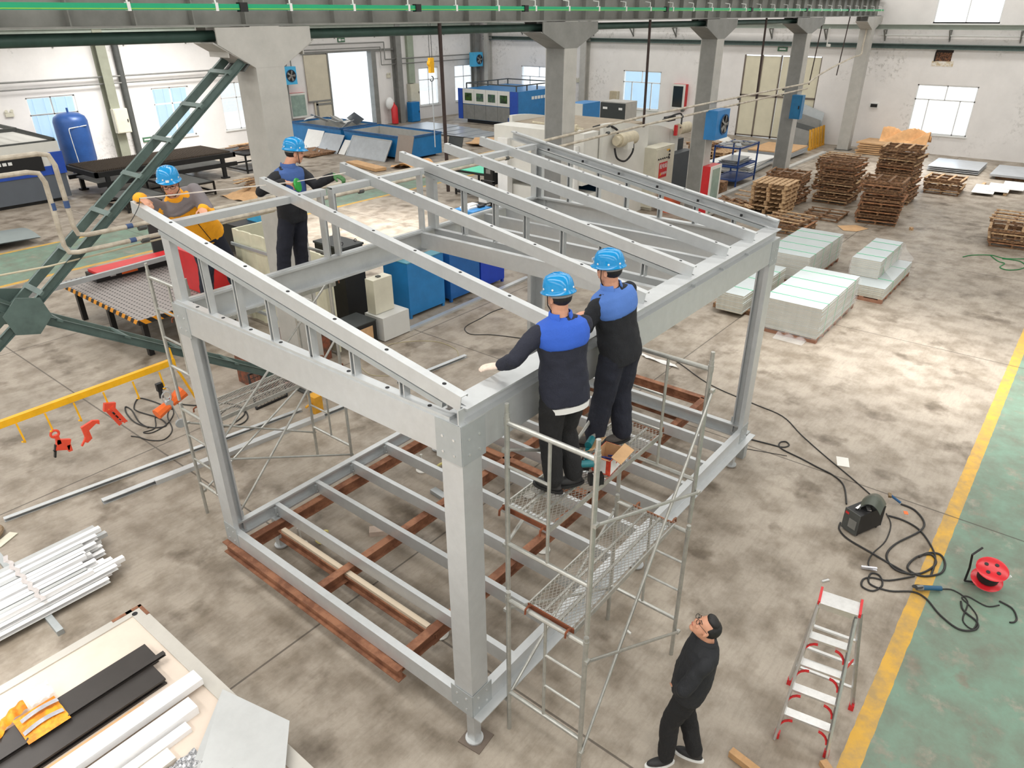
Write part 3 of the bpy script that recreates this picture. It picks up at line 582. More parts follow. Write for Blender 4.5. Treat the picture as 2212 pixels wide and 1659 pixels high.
def plank(label,x0,x1,y0,y1,z,group=None):
    r=thing('scaffold_plank',label,'scaffold plank',((x0+x1)/2,(y0+y1)/2,z-.05))
    b=MB()
    for y in (y0,y1): b.bar((x0,y,z-.025),(x1,y,z-.025),.012,.05)
    for y in (y0+(y1-y0)/3,y0+(y1-y0)*2/3): b.bar((x0,y,z-.012),(x1,y,z-.012),.02,.016)
    b.build('side_rail',TUB,r)
    for k,x in enumerate((x0,x1)):
        b=MB(); b.bar((x,y0,z-.022),(x,y1,z-.022),.012,.045)
        s=-1 if k==0 else 1
        for y in (y0+.03,y1-.03): b.tube([(x,y,z-.01),(x+s*.04,y,z+.01),(x+s*.075,y,z-.0),(x+s*.08,y,z-.045)],.01,6)
        b.build('end_hook_bar',RUD if k==0 else RU,r,label='rusty end bar with hooks')
    b=MB(); W=y1-y0; L=x1-x0; st=.04; sl=.55  # expanded metal: two families of diagonal strands
    k=-W/sl
    while k<L:
        for sg in (1,-1):
            a=max(0,k); c=min(L,k+W/sl)
            if c-a>.01:
                ya=(a-k)*sl; yb=(c-k)*sl
                if sg<0: ya,yb=W-ya,W-yb
                b.bar((x0+a,y0+ya,z-.004+.001*sg),(x0+c,y0+yb,z-.004+.001*sg),.005,.003)
        k+=st*1.6
    b.build('mesh_deck',mat('expanded mesh grey',(158,154,146),.5,.4,.2,8),r); return r
scaffold('two level tubular scaffold in front, carrying the two workers seen from behind',(.38,2.12),(-.1,-.88),(1.2,-.5,0),(1,0),None,
  [((.38,-.9,.35),(2.12,-.92,3.15)),((.38,-.9,1.45),(2.12,-.92,.35)),((.38,-.9,2.8),(2.12,-.92,2.1)),((.38,-.08,.4),(2.12,-.08,1.5)),((.38,-.08,2.2),(2.12,-.08,3.1)),((.38,-.08,3.1),(2.12,-.08,2.2)),((.38,-.08,1.5),(2.12,-.08,.45))])
plank('upper mesh plank with rusty end under the feet of the two workers seen from behind',.44,2.22,-.46,0.0,2.52)
plank('lower mesh plank of the front scaffold, one level below the two workers',.42,2.12,-.74,-.28,1.66)
scaffold('tubular scaffold behind the left of the frame, carrying two workers',(.37,2.2),(4.3,5.15),(1.3,4.7,0),(1,1),None,
  [((.4,4.3,.4),(2.2,4.3,2.2)),((.4,4.3,1.5),(2.2,4.3,3.0)),((.4,5.15,.35),(2.2,5.15,1.3)),((.4,5.15,1.4),(2.2,5.15,.4)),((.4,4.3,1.2),(2.2,4.3,.35))])
plank('upper mesh plank behind the frame, with a boot and a power tool on it',.42,2.3,4.32,4.8,2.93)
plank('lower mesh plank behind the frame holding a small red box of screws',.42,2.2,4.32,4.8,1.76)
# things on the planks
r=thing('screw_carton','open red and white cardboard carton on the upper plank between the two workers','carton',(1.35,-.38,2.52)); b=MB(); R=.55
c0=Vector((1.42,-.36,2.6)); 
def rot(p,a): return Vector((p[0]*math.cos(a)-p[1]*math.sin(a),p[0]*math.sin(a)+p[1]*math.cos(a),p[2]))
w,d,h=.26,.17,.15
for x,y,a,c in ((0,-d/2,w,.004),(0,d/2,w,.004)): b.ob(c0+rot((x,y,0),.1),a,c,h,.1)
for x in (-w/2,w/2): b.ob(c0+rot((x,0,0),.1),.004,d,h,.1)
b.ob(c0+Vector((0,0,-h/2)),w,d,.004,.1); b.build('carton_body',[mat('red white print',(226,90,60),.6,0,.1,9,c2=(190,60,40))],r)
b=MB()
for x,y,a,c in ((0,-d/2+.004,w-.01,.003),(0,d/2-.004,w-.01,.003)): b.ob(c0+rot((x,y,.001),.1),a,c,h,.1)
for x in (-w/2+.004,w/2-.004): b.ob(c0+rot((x,0,.001),.1),.003,d-.01,h,.1)
b.build('carton_lining',CB,r)
b=MB(); b.ob(c0+Vector((.01,-d/2-.0025,.0)),w*.95,.002,h*.9,.1); b.ob(c0+rot((-w/2-.003,0,0),.1),.002,d*.55,h*.85,.1); b.build('white_label',WH,r)
b=MB(); b.ob(c0+rot((.06,-d/2-.005,.01),.1),.03,.002,.03,.1); b.ob(c0+rot((.0,-d/2-.005,.0),.1),.05,.002,.012,.1); b.build('printed_mark',RD,r)
b=MB(); b.ob(c0+rot((0,-d/2-.05,h/2+.02),.1),w,.10,.004,.1,.4); b.ob(c0+rot((0,d/2+.05,h/2+.02),.1),w,.11,.004,.1,-.5); b.ob(c0+rot((-w/2-.05,0,h/2+.03),.1),.1,d,.004,.1,0,.6); b.build('flap',CB,r)
b=MB()
for k in range(24): a=random.uniform(-.1,.1); q=random.uniform(-.06,.06); b.ob(c0+Vector((a,q,random.uniform(-.06,0))),.05,.012,.012,random.uniform(0,3),0,random.uniform(-.5,.5))
o=b.build('screws',mat('blue screws',(60,80,150),.4,.3),r); o['kind']='stuff'
def drill(loc,rz_,label,bat=True,body=mat('teal tool plastic',(22,104,112),.4)):
    r=thing('cordless_drill',label,'power tool',loc); x,y,z=loc; u=Vector((math.cos(rz_),math.sin(rz_),0)); b=MB(); p=Vector(loc)
    b.tube([p+Vector((0,0,.2)),p+Vector((0,0,.2))+u*.12],[.033,.03],12); b.tube([p+Vector((0,0,.18))-u*.02,p+Vector((0,0,.08))-u*.04],.02,8); b.build('body',body,r,True)
    b=MB(); b.ob(p+Vector((0,0,.045))-u*.03,.12,.08,.08,rz_); b.build('battery',BK,r,label='black battery with white print')
    b=MB(); b.tube([p+Vector((0,0,.2))+u*.12,p+Vector((0,0,.2))+u*.16,p+Vector((0,0,.2))+u*.2],[.024,.02,.006],10); b.build('chuck',GS,r,True)
    b=MB(); b.ob(p+Vector((0,0,.087))-u*.03,.05,.04,.002,rz_); b.build('battery_label',WH,r); return r
drill((1.12,-.40,2.525),2.4,'teal cordless drill with black battery beside the left worker\'s shoe')
drill((1.32,-.22,2.525),.3,'second teal cordless drill lying behind the open carton')
r=thing('power_tool','white and teal power tool lying on the left rear plank','power tool',(.68,4.5,2.94)); b=MB(); b.tube([(.55,4.45,2.98),(.8,4.55,2.98)],.035,10); b.build('body',WM,r,True); b=MB(); b.tube([(.8,4.55,2.98),(.92,4.6,2.98)],.04,10); b.build('motor_end',MATS['teal tool plastic'],r,True); b=MB(); b.tube([(.46,4.42,2.98),(.55,4.45,2.98)],.02,8); b.build('chuck',BK,r,True)
r=thing('screw_box','small open red box of screws on the lower rear plank','box',(1.62,4.5,1.77)); b=MB(); x,y,z=1.62,4.52,1.77
b.box(x-.12,x+.12,y-.07,y-.066,z,z+.06); b.box(x-.12,x+.12,y+.066,y+.07,z,z+.06); b.box(x-.12,x-.116,y-.07,y+.07,z,z+.06); b.box(x+.116,x+.12,y-.07,y+.07,z,z+.06); b.box(x-.12,x+.12,y-.07,y+.07,z,z+.004); b.build('box_body',mat('vivid red card',(232,52,30),.5),r)
b=MB(); b.ob((x,y+.1,z+.06),.2,.07,.004,0,.5); b.build('box_flap',CB,r)
b=MB()
for k in range(20): b.ob((x+random.uniform(-.09,.09),y+random.uniform(-.05,.05),z+.03),.045,.01,.01,random.uniform(0,3))
o=b.build('screws',mat('yellow screws',(200,180,90),.4,.4),r); o['kind']='stuff'
# ================================================================ step ladder
def stepladder():
    r=thing('step_ladder','aluminium step ladder with red brackets standing at the yellow line','step ladder',(2.1,-2.2,0))
    A=Vector((1.86,-2.10,0)); B=Vector((1.94,-2.52,0)); T1=Vector((2.19,-2.12,1.42)); T2=Vector((2.24,-2.40,1.42)); RA=Vector((2.52,-1.98,0)); RB=Vector((2.60,-2.55,0)); Tr1=Vector((2.25,-2.11,1.38)); Tr2=Vector((2.30,-2.42,1.38))
    for p,q in ((A,T1),(B,T2)):
        b=MB(); b.prof(p,q,chan(.022,.055,.003,.0,1)); b.build('front_rail',ALU,r)
    for p,q in ((RA,Tr1),(RB,Tr2)):
        b=MB(); b.prof(p,q,chan(.02,.04,.003,.0,1)); b.build('rear_rail',ALU,r)
    for p in (A,B,RA,RB): b=MB(); b.ob(p+Vector((.01,0,.03)),.055,.045,.07,.15); b.build('foot',RD,r,label='red plastic foot')
    for t in (.17,.36,.55,.745):
        p=A.lerp(T1,t);q=B.lerp(T2,t); b=MB(); b.bar(p+Vector((.03,0,.03)),q+Vector((.03,0,.03)),.09,.022); st_=b.build('step',ALU,r)
        for s,e in ((p,q),(q,p)):
            d=(e-s).normalized(); up=(T1-A).normalized(); b=MB(); o=Vector((-.03,0,-.005)); pts=[s+o+up*.02+d*.0,s+o+d*.03,s+o-up*.0+d*.0]
            arc=[s+o-up*(.09-.1*math.sin(a))+d*(.09-.09*math.cos(a)) for a in (0,.4,.8,1.2,1.57)]
            for i in range(4): b.bar(arc[i],arc[i+1],.012,.022,(1,0,0))
            b.build('corner_bracket',RD,st_,label='red curved bracket')
    c=(T1+T2)/2; d=(T2-T1).normalized(); an=math.atan2(d.y,d.x); b=MB(); b.ob((T1+T2+Tr1+Tr2)/4+Vector((.02,0,.05)),(T2-T1).length+.04,.17,.02,an); b.ob(T1.lerp(T2,.5)+Vector((-.045,0,.02)),(T2-T1).length,.01,.06,an); b.build('top_platform',ALU,r)
    for e in (T1-d*.02,T2+d*.02): b=MB(); b.ob(e+Vector((.055,0,.045)),.02,.2,.04,an); b.build('end_cap',RD,r,label='red end cap')
    for t in (.25,.5,.75): b=MB(); b.bar(RA.lerp(Tr1,t),RB.lerp(Tr2,t),.03,.02); b.build('rear_rung',ALU,r)
    for p,q in ((A,RA),(B,RB)):
        T=T1 if p is A else T2; b=MB(); b.bar(p.lerp(T,.62)+Vector((0,0,0)),q.lerp(T,.55),.012,.03); b.build('spreader_arm',RD,r)
stepladder()
# ================================================================ welder, reel, grinder, cables on the right
wc=Vector((5.55,-1.83,0)); wa=math.atan2(-.42,.42)*0-.40
w=thing('welding_machine','black inverter welding machine on the floor with tools on top','welding machine',(5.55,-1.83,0))
def WB_(x,y,z): return Vector((5.55,-1.83,0))+rot((x,y,z),-.42+0)
an=-.42
b=MB(); b.ob(WB_(0,0,.18),.46,.22,.3,an); b.build('casing',BK,w)
b=MB(); b.ob(WB_(-.235,0,.18),.012,.225,.31,an); b.build('end_panel',GD,w); b=MB(); b.ob(WB_(.235,0,.18),.012,.225,.31,an); b.build('end_panel',GD,w)
b=MB(); b.ob(WB_(-.243,-.03,.16),.004,.11,.13,an); b.build('control_panel',GS,w); b=MB(); b.ob(WB_(-.243,.07,.28),.006,.05,.03,an); b.build('power_switch',RD,w)
b=MB(); b.tube([WB_(-.12,0,.33),WB_(-.12,0,.37),WB_(.12,0,.37),WB_(.12,0,.33)],.01,6); b.build('handle',GD,w,True)
for x in (-.18,.18):
    for y in (-.08,.08): b=MB(); b.tube([WB_(x,y,0),WB_(x,y,.03)],.02,8); b.build('foot',BKR,w)
def f(q):
    for i in range(7):
        pass
    c=WB_(.1,-.02,.37)
    q.grid(lambda u,v:c+Vector(((u-.5)*.3,(v-.5)*.26,.11-.42*(v-.5)**2-.1*abs(u-.5))),8,8); q.grid(lambda u,v:c+Vector(((.5-u)*.3,(v-.5)*.26,.106-.42*(v-.5)**2-.1*abs(u-.5))),8,8)
one('welding_shield',mat('dark green shield',(70,76,66),.35,0,.1,6),'curved dark green hand shield lying on the black welder','welding shield',f,smooth=True)
r=thing('adjustable_wrench','chrome wrench lying on the black welder','wrench',WB_(-.08,.02,.335)); b=MB(); b.bar(WB_(-.16,.02,.345),WB_(0,.05,.345),.03,.01); b.ob(WB_(-.02,-.05,.345),.09,.05,.012,.5); b.build('wrench_body',mat('chrome',(225,225,225),.15,.9),r)
rl=thing('cable_reel','red cable reel standing on the green lane','cable reel',(5.27,-3.28,0)); rc=Vector((5.27,-3.28,.22)); ax=Vector((-.30,-.05,.93)).normalized()
for h in (-.11,.11):
    b=MB(); b.lathe(rc+ax*h,[(.15,-.008),(.165,0),(.15,.008),(.03,.008)] if h>0 else [(.15,-.008),(.165,0),(.15,.008)],28,ax); b.build('disc',mat('glossy red',(205,34,44),.25),rl,True)
b=MB(); b.lathe(rc,[(.06,-.1),(.11,-.08),(.115,0),(.11,.08),(.06,.1)],24,ax); b.build('wound_cable',BKR,rl,True)
b=MB()
for k in range(4): a=k*PI/2+.4; x=ax.orthogonal().normalized(); y=ax.cross(x); b.lathe(rc+ax*.118+(x*math.cos(a)+y*math.sin(a))*.075,[(.022,0),(.022,.006)],10,ax)
b.build('socket',BK,rl); b=MB(); s=Vector((-.02,.2,0)); b.tube([rc+s+Vector((.0,0,-.2)),rc+s,rc+s+Vector((-.02,.02,.2)),rc+s+Vector((.1,-.05,.26))],.012,8); b.tube([rc+s+Vector((.0,0,-.2)),rc+Vector((.14,-.1,-.21))],.012,8); b.build('stand',BK,rl,True)
b=MB(); b.tube([rc+ax*-.1+Vector((.1,-.15,0)),rc+ax*-.02+Vector((.14,-.2,0))],.015,8); b.build('crank_handle',WH,rl,True)
g_=thing('angle_grinder','blue angle grinder with a disc lying on the yellow line','angle grinder',(4.75,-2.72,0)); p=Vector((4.78,-2.72,0)); q=Vector((4.91,-2.89,0)); b=MB(); b.tube([p+Vector((0,0,.045)),p.lerp(q,.5)+Vector((0,0,.045)),q+Vector((0,0,.04))],[.032,.028,.03],12); b.build('body',mat('grinder blue',(30,80,110),.4),g_,True)
d=(p-q).normalized(); b=MB(); b.tube([p+Vector((0,0,.045)),p+d*.07+Vector((0,0,.045))],[.035,.03],12); b.build('gear_head',GS,g_,True); b=MB(); b.lathe(p+d*.06+Vector((0,0,.06)),[(.06,0),(.06,.004)],20,(.2,.3,.9)); b.build('grinding_disc',BK,g_)
WIG=mat('grey green cable',(60,60,56),.55,0,.1,20)
cable('power_cable',[(8.78,3.43,0),(8.65,2.53,0),(8.1,1.5,0),(7.89,0.59,0),(7.77,0.02,0),(7.37,-0.43,0),(6.99,-0.91,0),(6.65,-1.38,0),(6.37,-1.74,0)],.009,'thin black cable running from behind the frame to the welder, the upper of two',k=5)
cable('power_cable',[(6.71,0.3,0),(6.78,-0.13,0),(6.82,-0.33,0),(6.94,-0.39,0),(7.01,-0.31,0),(6.92,-0.25,0),(6.77,-0.33,0),(6.68,-0.67,0),(6.6,-0.93,0),(6.53,-1.18,0),(6.36,-1.38,0),(5.94,-1.54,0)],.011,'black cable with a small loop running from frame to welder')
cable('power_cable',[(6.41,0.17,0),(6.5,-0.09,0),(6.63,-0.47,0)],.005,'very thin dark wire on the floor beside the right post')
cable('welding_cable',[(6.4,-2.12,0),(6.37,-2.3,0),(6.16,-2.46,0),(5.91,-2.45,0),(5.48,-2.28,0),(5.18,-2.24,0),(4.99,-2.34,0),(4.96,-2.48,0),(5.08,-2.65,0),(5.37,-2.75,0),(5.52,-2.67,0),(5.36,-2.54,0),(5.08,-2.5,0),(5.03,-2.66,0),(5.22,-2.83,0),(5.44,-2.84,0),(5.59,-2.76,0),(5.54,-2.64,0),(5.38,-2.56,0)],.013,'thick black welding cable curling from the blue electrode holder',k=5)
cable('welding_cable',[(6.02,-2.05,0),(6.04,-2.23,0),(5.96,-2.44,0),(5.71,-2.63,0),(5.46,-2.73,0),(5.11,-2.75,0)],.012,'black cable from the back of the welder bowing over the yellow line',k=5)
cable('welding_cable',[(5.47,-1.6,0),(5.32,-1.63,0),(5.19,-1.77,0),(5.1,-2.07,0),(5.03,-2.3,0),(4.98,-2.52,0),(5.01,-2.59,0)],.012,'black cable running from the front of the welder to the yellow line',k=5)
cable('earth_cable',[(6.06,-2.02,0),(5.84,-2.13,0),(5.45,-2.16,0),(5.11,-2.1,0),(4.9,-2.1,0),(4.78,-2.15,0)],.008,'thin earth cable ending at the silver clamp',k=5)
cable('grinder_cable',[(4.94,-2.89,0),(5.01,-3.01,0),(4.91,-3.17,0),(4.56,-3.18,0),(4.48,-3.29,0),(4.7,-3.3,0),(4.85,-3.2,0),(4.93,-3.11,0),(5,-3.16,0),(4.96,-3.35,0),(5.07,-3.46,0)],.008,'thin black cable curling from the grinder to the red reel',k=5)
cable('extension_cable',[(4.98,-2.6,0),(4.71,-2.38,0),(4.64,-2.22,0),(4.55,-2.14,0),(4.41,-2.16,0),(4.41,-2.28,0),(4.58,-2.34,0),(4.73,-2.27,0),(4.7,-2.18,0),(4.51,-2.22,0),(4.53,-2.43,0),(4.68,-2.64,0),(4.66,-2.79,0),(4.48,-2.97,0),(4.38,-3.17,0),(4.48,-3.31,0),(4.62,-3.31,0),(4.72,-3.16,0),(4.86,-3.11,0)],.011,'long black cable looping from the silver clamp past the grinder',k=5)
cable('extension_cable',[(5.14,-3.45,0),(5.1,-3.58,0),(4.97,-3.64,0),(4.88,-3.63,0),(4.84,-3.59,0)],.01,'short black cable end with a plug beside the red reel')
r=thing('earth_clamp','silver earth clamp on the floor left of the yellow line','clamp',(4.76,-2.15,0)); p=Vector((4.73,-2.06,0)); q=Vector((4.8,-2.22,0)); b=MB(); b.bar(p+Vector((0,0,.02)),q+Vector((0,0,.015)),.03,.012); b.bar(p+Vector((0,0,.035)),q+Vector((0,0,.045)),.03,.012); b.build('jaw',mat('bright clamp',(215,215,220),.25,.7),r)
r=thing('electrode_holder','blue electrode holder lying at the end of the thick welding cable','electrode holder',(6.4,-2.06,0)); p=Vector((6.36,-1.97,0)); q=Vector((6.4,-2.11,0)); b=MB(); b.tube([p+Vector((0,0,.12)),q+Vector((0,0,.03))],.018,8); b.build('grip',mat('grip blue',(36,86,130),.4),r,True); b=MB(); b.ob(p+Vector((-.03,0,.13)),.08,.04,.03,.3); b.build('jaw',mat('brass',(120,100,70),.4,.5),r)
one('floor_scrap',OR,'small orange plastic scrap on the floor beside the welder','scrap',lambda q:q.ob((6.25,-2.22,0),.07,.05,.008,.4))
one('paper_sheet',WM,'square of pale paper lying on the floor above the welder','paper',lambda q:q.ob((7,-1.18,0),.26,.17,.004,.75-.4))
one('bracket_offcut',ALU,'small silver bracket offcut on the floor above the step ladder','offcut',lambda q:q.prof((4.2,-1.77,0),(4.28,-1.82,0),chan(.03,.02,.003,0,1)))
one('bracket_offcut',WM,'small white clip lying on the floor inside the scaffold base','offcut',lambda q:q.prof((2.11,-0.33,0),(2.09,-0.41,0),chan(.03,.02,.003,0,1)))
one('wood_block',mat('sawn timber',(178,140,98),.75,0,.15,12),'square timber lying on the floor at the bottom edge beside the man in black','timber',lambda q:q.bar((1.42,-1.84,0.04),(1.36,-2.23,0.04),.07,.07))
one('wood_block',MATS['sawn timber'],'small timber block at the bottom edge beside the yellow line','timber',lambda q:q.bar((1.85,-2.52,0.03),(1.76,-2.64,0.03),.07,.06))
one('paper_scrap',WH,'crumpled white paper on the floor behind the right scaffold post','paper',lambda q:q.grid(lambda u,v:Vector((8.45,2.93,0)).lerp(Vector((8.41,2.16,0)),u)+Vector((.12*v-.1,.22*v,.02+.015*math.sin(9*u+7*v))),8,4))
# ================================================================ machines and furniture behind the frame
def boxset(name,label,cat,parts,loc,group=None):
    r=thing(name,label,cat,loc,group)
    for nm,m,bx in parts:
        b=MB()
        for q in (bx if isinstance(bx[0],(tuple,list)) else [bx]): b.box(*q)
        b.build(nm,m,r)
    return r
DKG=mat('charcoal panel',(52,56,56),.5,0,.1,4)
# big laser cutter at the left wall
r=boxset('laser_cutter','large white, blue and grey laser cutting machine at the left edge','machine',[
 ('lower_panel',mat('slate grey paint',(92,98,106),.45,.1,.06,2),(-3,7.35,26.2,30,.12,.95)),('blue_band',BL2,(-3,7.38,26.17,30,.95,1.25)),('upper_panel',WM,(-3,7.36,26.18,30,1.25,2.05)),
 ('display_panel',BK,(2.2,6.7,26.13,26.18,1.12,1.62)),('blue_corner',BL2,(6.95,7.4,26.15,26.2,.95,1.7)),('base',BK,(-3,7.2,26.3,29.8,0,.12))],(2,28,0))
b=MB()
for i in range(7): b.box(4.6+i*.17,4.72+i*.17,26.11,26.13,1.44,1.54)
b.build('lettering',WH,r)
b=MB()
for z in (2.05,2.55):
    b.bar((-3,26.25,z),(7.3 if z<2.3 else 6.2,26.25,z),.1,.1); b.bar((-3,29.9,z),(7.3 if z<2.3 else 6.2,29.9,z),.1,.1)
b.bar((7.3,26.25,2.05),(7.3,29.9,2.05),.1,.1); b.bar((6.2,26.25,2.55),(6.2,29.9,2.55),.1,.1)
for y in (26.25,29.9): b.bar((6.2,y,2.55),(7.3,y,2.1),.1,.1); b.bar((5.2,y,2.05),(5.2,y,2.55),.07,.07); b.bar((3,y,2.05),(3,y,2.55),.07,.07)
b.build('top_frame',GD,r)
t=thing('air_tank','tall blue compressed air tank with a domed top by the first window','tank',(9.75,30.9,0)); b=MB(); b.lathe((9.75,30.9,0),[(.5,.3),(.62,.42),(.64,.6),(.64,2.1),(.58,2.28),(.4,2.4),(.15,2.45),(.04,2.46),(.04,2.62)],28); b.build('tank_body',BT,t,True,ang=50)
b=MB(); b.tube(spline([(9.4,30.25,1.9),(9.35,30.2,1.7),(9.4,30.2,.5)],4),.015,6); b.tube([(9.4,30.25,1.9),(10.1,30.3,1.95)],.02,6); b.build('hose',WM,t,True)
b=MB(); 
for k in range(3): a=2*PI*k/3; b.tube([(9.75+.45*math.cos(a),30.9+.45*math.sin(a),0),(9.75+.45*math.cos(a),30.9+.45*math.sin(a),.5)],.05,8)
b.build('leg',BT,t)
# slatted exchange table
st=thing('slat_table','long black laser cutting table topped with rusty saw tooth slats','table',(10.6,26.4,0)); slm=mat('burnt slat steel',(88,78,68),.8,.3,.25,12)
b=MB()
for i in range(74): b.box(8.0+i*.073,8.012+i*.073,25.2,27.5,.86,1.02)
o=b.build('slats',slm,st)
b=MB(); b.box(7.9,13.5,25.1,25.2,.78,.96); b.box(7.9,13.5,27.5,27.6,.78,.96); b.box(7.9,8,25.1,27.6,.78,.96); b.box(13.4,13.5,25.1,27.6,.78,.96); b.box(7.9,13.5,25.05,25.15,.45,.6); b.box(7.9,13.5,27.5,27.6,.45,.6); b.build('table_frame',BK,st)
b=MB(); b.box(8.1,13.2,25.3,27.4,.5,.56); b.build('lower_deck',GS,st)
for x in (8.3,12.9):
    for y in (25.12,27.5): b=MB(); b.box(x-.07,x+.07,y-.06,y+.06,.06,.8); b.box(x-.14,x+.14,y-.12,y+.12,0,.06); b.build('leg',BK,st)
def ftable(x0,x1,y0,y1,z,label,m=BK,top=None,low=.12):
    r=thing('frame_table',label,'table',((x0+x1)/2,(y0+y1)/2,0)); b=MB()
    for zz in (z-.03,low): 
        for p,q in (((x0,y0),(x1,y0)),((x0,y1),(x1,y1)),((x0,y0),(x0,y1)),((x1,y0),(x1,y1))): b.bar((*p,zz),(*q,zz),.06,.06)
    b.build('frame',m,r)
    for x in (x0,x1):
        for y in (y0,y1): b=MB(); b.box(x-.03,x+.03,y-.03,y+.03,0,z); b.build('leg',m,r)
    b=MB(); b.box(x0,x1,y0,y1,z-.012,z); b.build('table_top',top or m,r); return r
ftable(14.0,15.8,25.2,27.2,.78,'black frame table behind the pale column, loaded with wood pieces')
ftable(9.6,11.0,22.7,25.0,.5,'low black frame table beyond the orange jacket worker',top=GD)
ftable(7.6,9.0,22.4,24.2,.42,'low black frame stand left of the low black table',top=GD)
def plankpile(label,cx,cy,z,n,L,sp,ang,group,cat='wood plank',mats=(WD,WB),zs=.03,name='wood_plank',w=.09):
    for i in range(n):
        a=ang+random.uniform(-.35,.35); l=L*random.uniform(.5,1); p=Vector((cx+random.uniform(-sp,sp),cy+random.uniform(-sp,sp),z+.02+zs*i)); d=Vector((math.cos(a),math.sin(a),random.uniform(-.05,.05)))
        one(name,random.choice(mats),label,cat,lambda q:q.bar(p-d*l/2,p+d*l/2,w*random.uniform(.7,1.1),.025),group)
plankpile('pale wood piece lying on the black frame table behind the column',14.9,26.2,.78,9,1.5,.4,.1,'wood pieces on the frame table',w=.14)
plankpile('pale wood offcut in the scrap pile beyond the tape worker',11.9,21.5,.25,14,1.1,.35,.3,'wood scrap pile behind the workers',w=.1,zs=.025)
one('cardboard_heap',CB,'crumpled cardboard under the wood scrap pile beyond the tape worker','cardboard',lambda q:q.grid(lambda u,v:Vector((10.9+2.0*u,20.6+1.7*v,.03+.22*math.sin(PI*u)*math.sin(PI*v)+.04*math.sin(17*u+9*v))),14,12))
one('curved_sheet',mat('grey curved sheet',(142,152,152),.4,.3,.05,2),'pale curved metal sheet standing low on the floor at the left edge','sheet',lambda q:(q.grid(lambda u,v:Vector((-1.5+5.8*u,20.9+1.6*v,.30+.10*math.sin(PI*v)-.12*u*u)),10,8),q.grid(lambda u,v:Vector((4.3-5.8*u,20.9+1.6*v,.28+.10*math.sin(PI*v)-.12*(1-u)**2)),10,8)),smooth=True)
one('sheet_stand',BK,'black low stand under the curved sheet at the left edge','stand',lambda q:q.box(-1.2,3.2,21.1,22.3,0,.26))
# scrap skips
def skip(x0,x1,y0,y1,z,label):
    r=thing('scrap_skip',label,'skip',((x0+x1)/2,(y0+y1)/2,0)); 
    for nm,bb in (('side_wall',(x0,x0+.05,y0,y1,.1,z)),('side_wall',(x1-.05,x1,y0,y1,.1,z)),('end_wall',(x0+.05,x1-.05,y0,y0+.05,.1,z)),('end_wall',(x0+.05,x1-.05,y1-.05,y1,.1,z)),('floor_pan',(x0+.05,x1-.05,y0+.05,y1-.05,.1,.15))):
        b=MB(); b.box(*bb); b.build(nm,BL if nm!='floor_pan' else GS,r)
    b=MB()
    for p,q in (((x0,y0),(x1,y0)),((x0,y1),(x1,y1)),((x0,y0),(x0,y1)),((x1,y0),(x1,y1))): b.bar((*p,z),(*q,z),.09,.08)
    b.build('rim',mat('skip rim blue',(38,84,130),.6,0,.2,6),r); b=MB(); b.box(x0+.055,x1-.055,y0+.055,y1-.055,.6,z-.03) if False else b.box(x0+.05,x0+.056,y0,y1,.2,z-.04); b.box(x1-.056,x1-.05,y0,y1,.2,z-.04); b.box(x0+.05,x1-.05,y1-.056,y1-.05,.2,z-.04); b.build('lining',GL,r)
    for y in (y0+.4,y1-.4): b=MB(); b.box(x0+.1,x1-.1,y-.08,y+.08,0,.1); b.build('skid',BLD,r)
    return r
skip(20.1,22.4,26.45,30.4,1.05,'blue scrap skip on the left, overflowing with white sheet offcuts')
skip(20.1,22.4,21.9,26.2,1.02,'blue scrap skip on the right with pale inner walls and leaning panels')
def leaning(name,label,x0,y0,y1,h,lean,m,cat='sheet',th=.03,rim=None,z=.01,group=None):
    r=thing(name,label,cat,(x0,(y0+y1)/2,z),group); b=MB(); a=Vector((x0,y0,z)); c=Vector((x0,y1,z)); u=Vector((lean,0,h)); n=Vector((h,0,-lean)).normalized()*th
    b.add([a,c,c+u,a+u,a+n,c+n,c+u+n,a+u+n],[(0,1,2,3),(7,6,5,4),(0,4,5,1),(1,5,6,2),(2,6,7,3),(3,7,4,0)]); b.build('panel',m,r)
    if rim:
        b=MB()
        for p,q in ((a,c),(a+u,c+u),(a,a+u),(c,c+u)): b.bar(p,q,.05,.05)
        b.build('rim',rim,r)
    return r
leaning('steel_tray','silver rimmed metal tray leaning against the right scrap skip',19.35,22.6,25.3,.85,.55,SHT,'tray',rim=ZI)
leaning('white_sheet','white sheet offcut leaning against the left scrap skip, the left one',19.5,27.6,28.9,.85,.5,WH)
leaning('white_sheet','white sheet offcut with cutouts leaning against the left scrap skip, middle one',19.35,26.0,27.5,.8,.6,SHT)
leaning('white_sheet','narrow white sheet leaning between the two scrap skips',19.45,25.55,26.0,.6,.5,WH)
leaning('brown_panel','taupe panel leaning at the right end of the right scrap skip',19.7,21.3,22.3,1.15,.35,mat('taupe panel',(142,132,124),.6,0,.05,3),'panel')
leaning('dark_sheet','dark sheet leaning behind the right scrap skip',22.6,20.9,21.8,.8,.25,GD,'panel')
for i in range(9):
    a=random.uniform(0,3); c=Vector((random.uniform(20.6,21.9),random.uniform(27,30),1.05+random.uniform(0,.3)))
    one('sheet_offcut',random.choice((WH,SHT)),'bent white sheet offcut piled on the left scrap skip','offcut',lambda q:q.ob(c,.9,.5,.012,a,random.uniform(-.7,.7),random.uniform(-.5,.5)),'offcuts on the left scrap skip')
one('sheet_pile',WB,'pile of dirty brown sheets on the floor left of the silver tray','sheet',lambda q:[q.ob((18.9,27.1,.03+.03*i),2.1,1.8,.025,random.uniform(-.15,.15)) for i in range(4)])
plankpile('small steel clamp part lying on the brown sheet pile',18.9,27.1,.16,7,.5,.6,.5,'loose steel parts on the sheet pile',cat='steel part',mats=(GS,SHT),zs=.006,name='steel_part',w=.05)
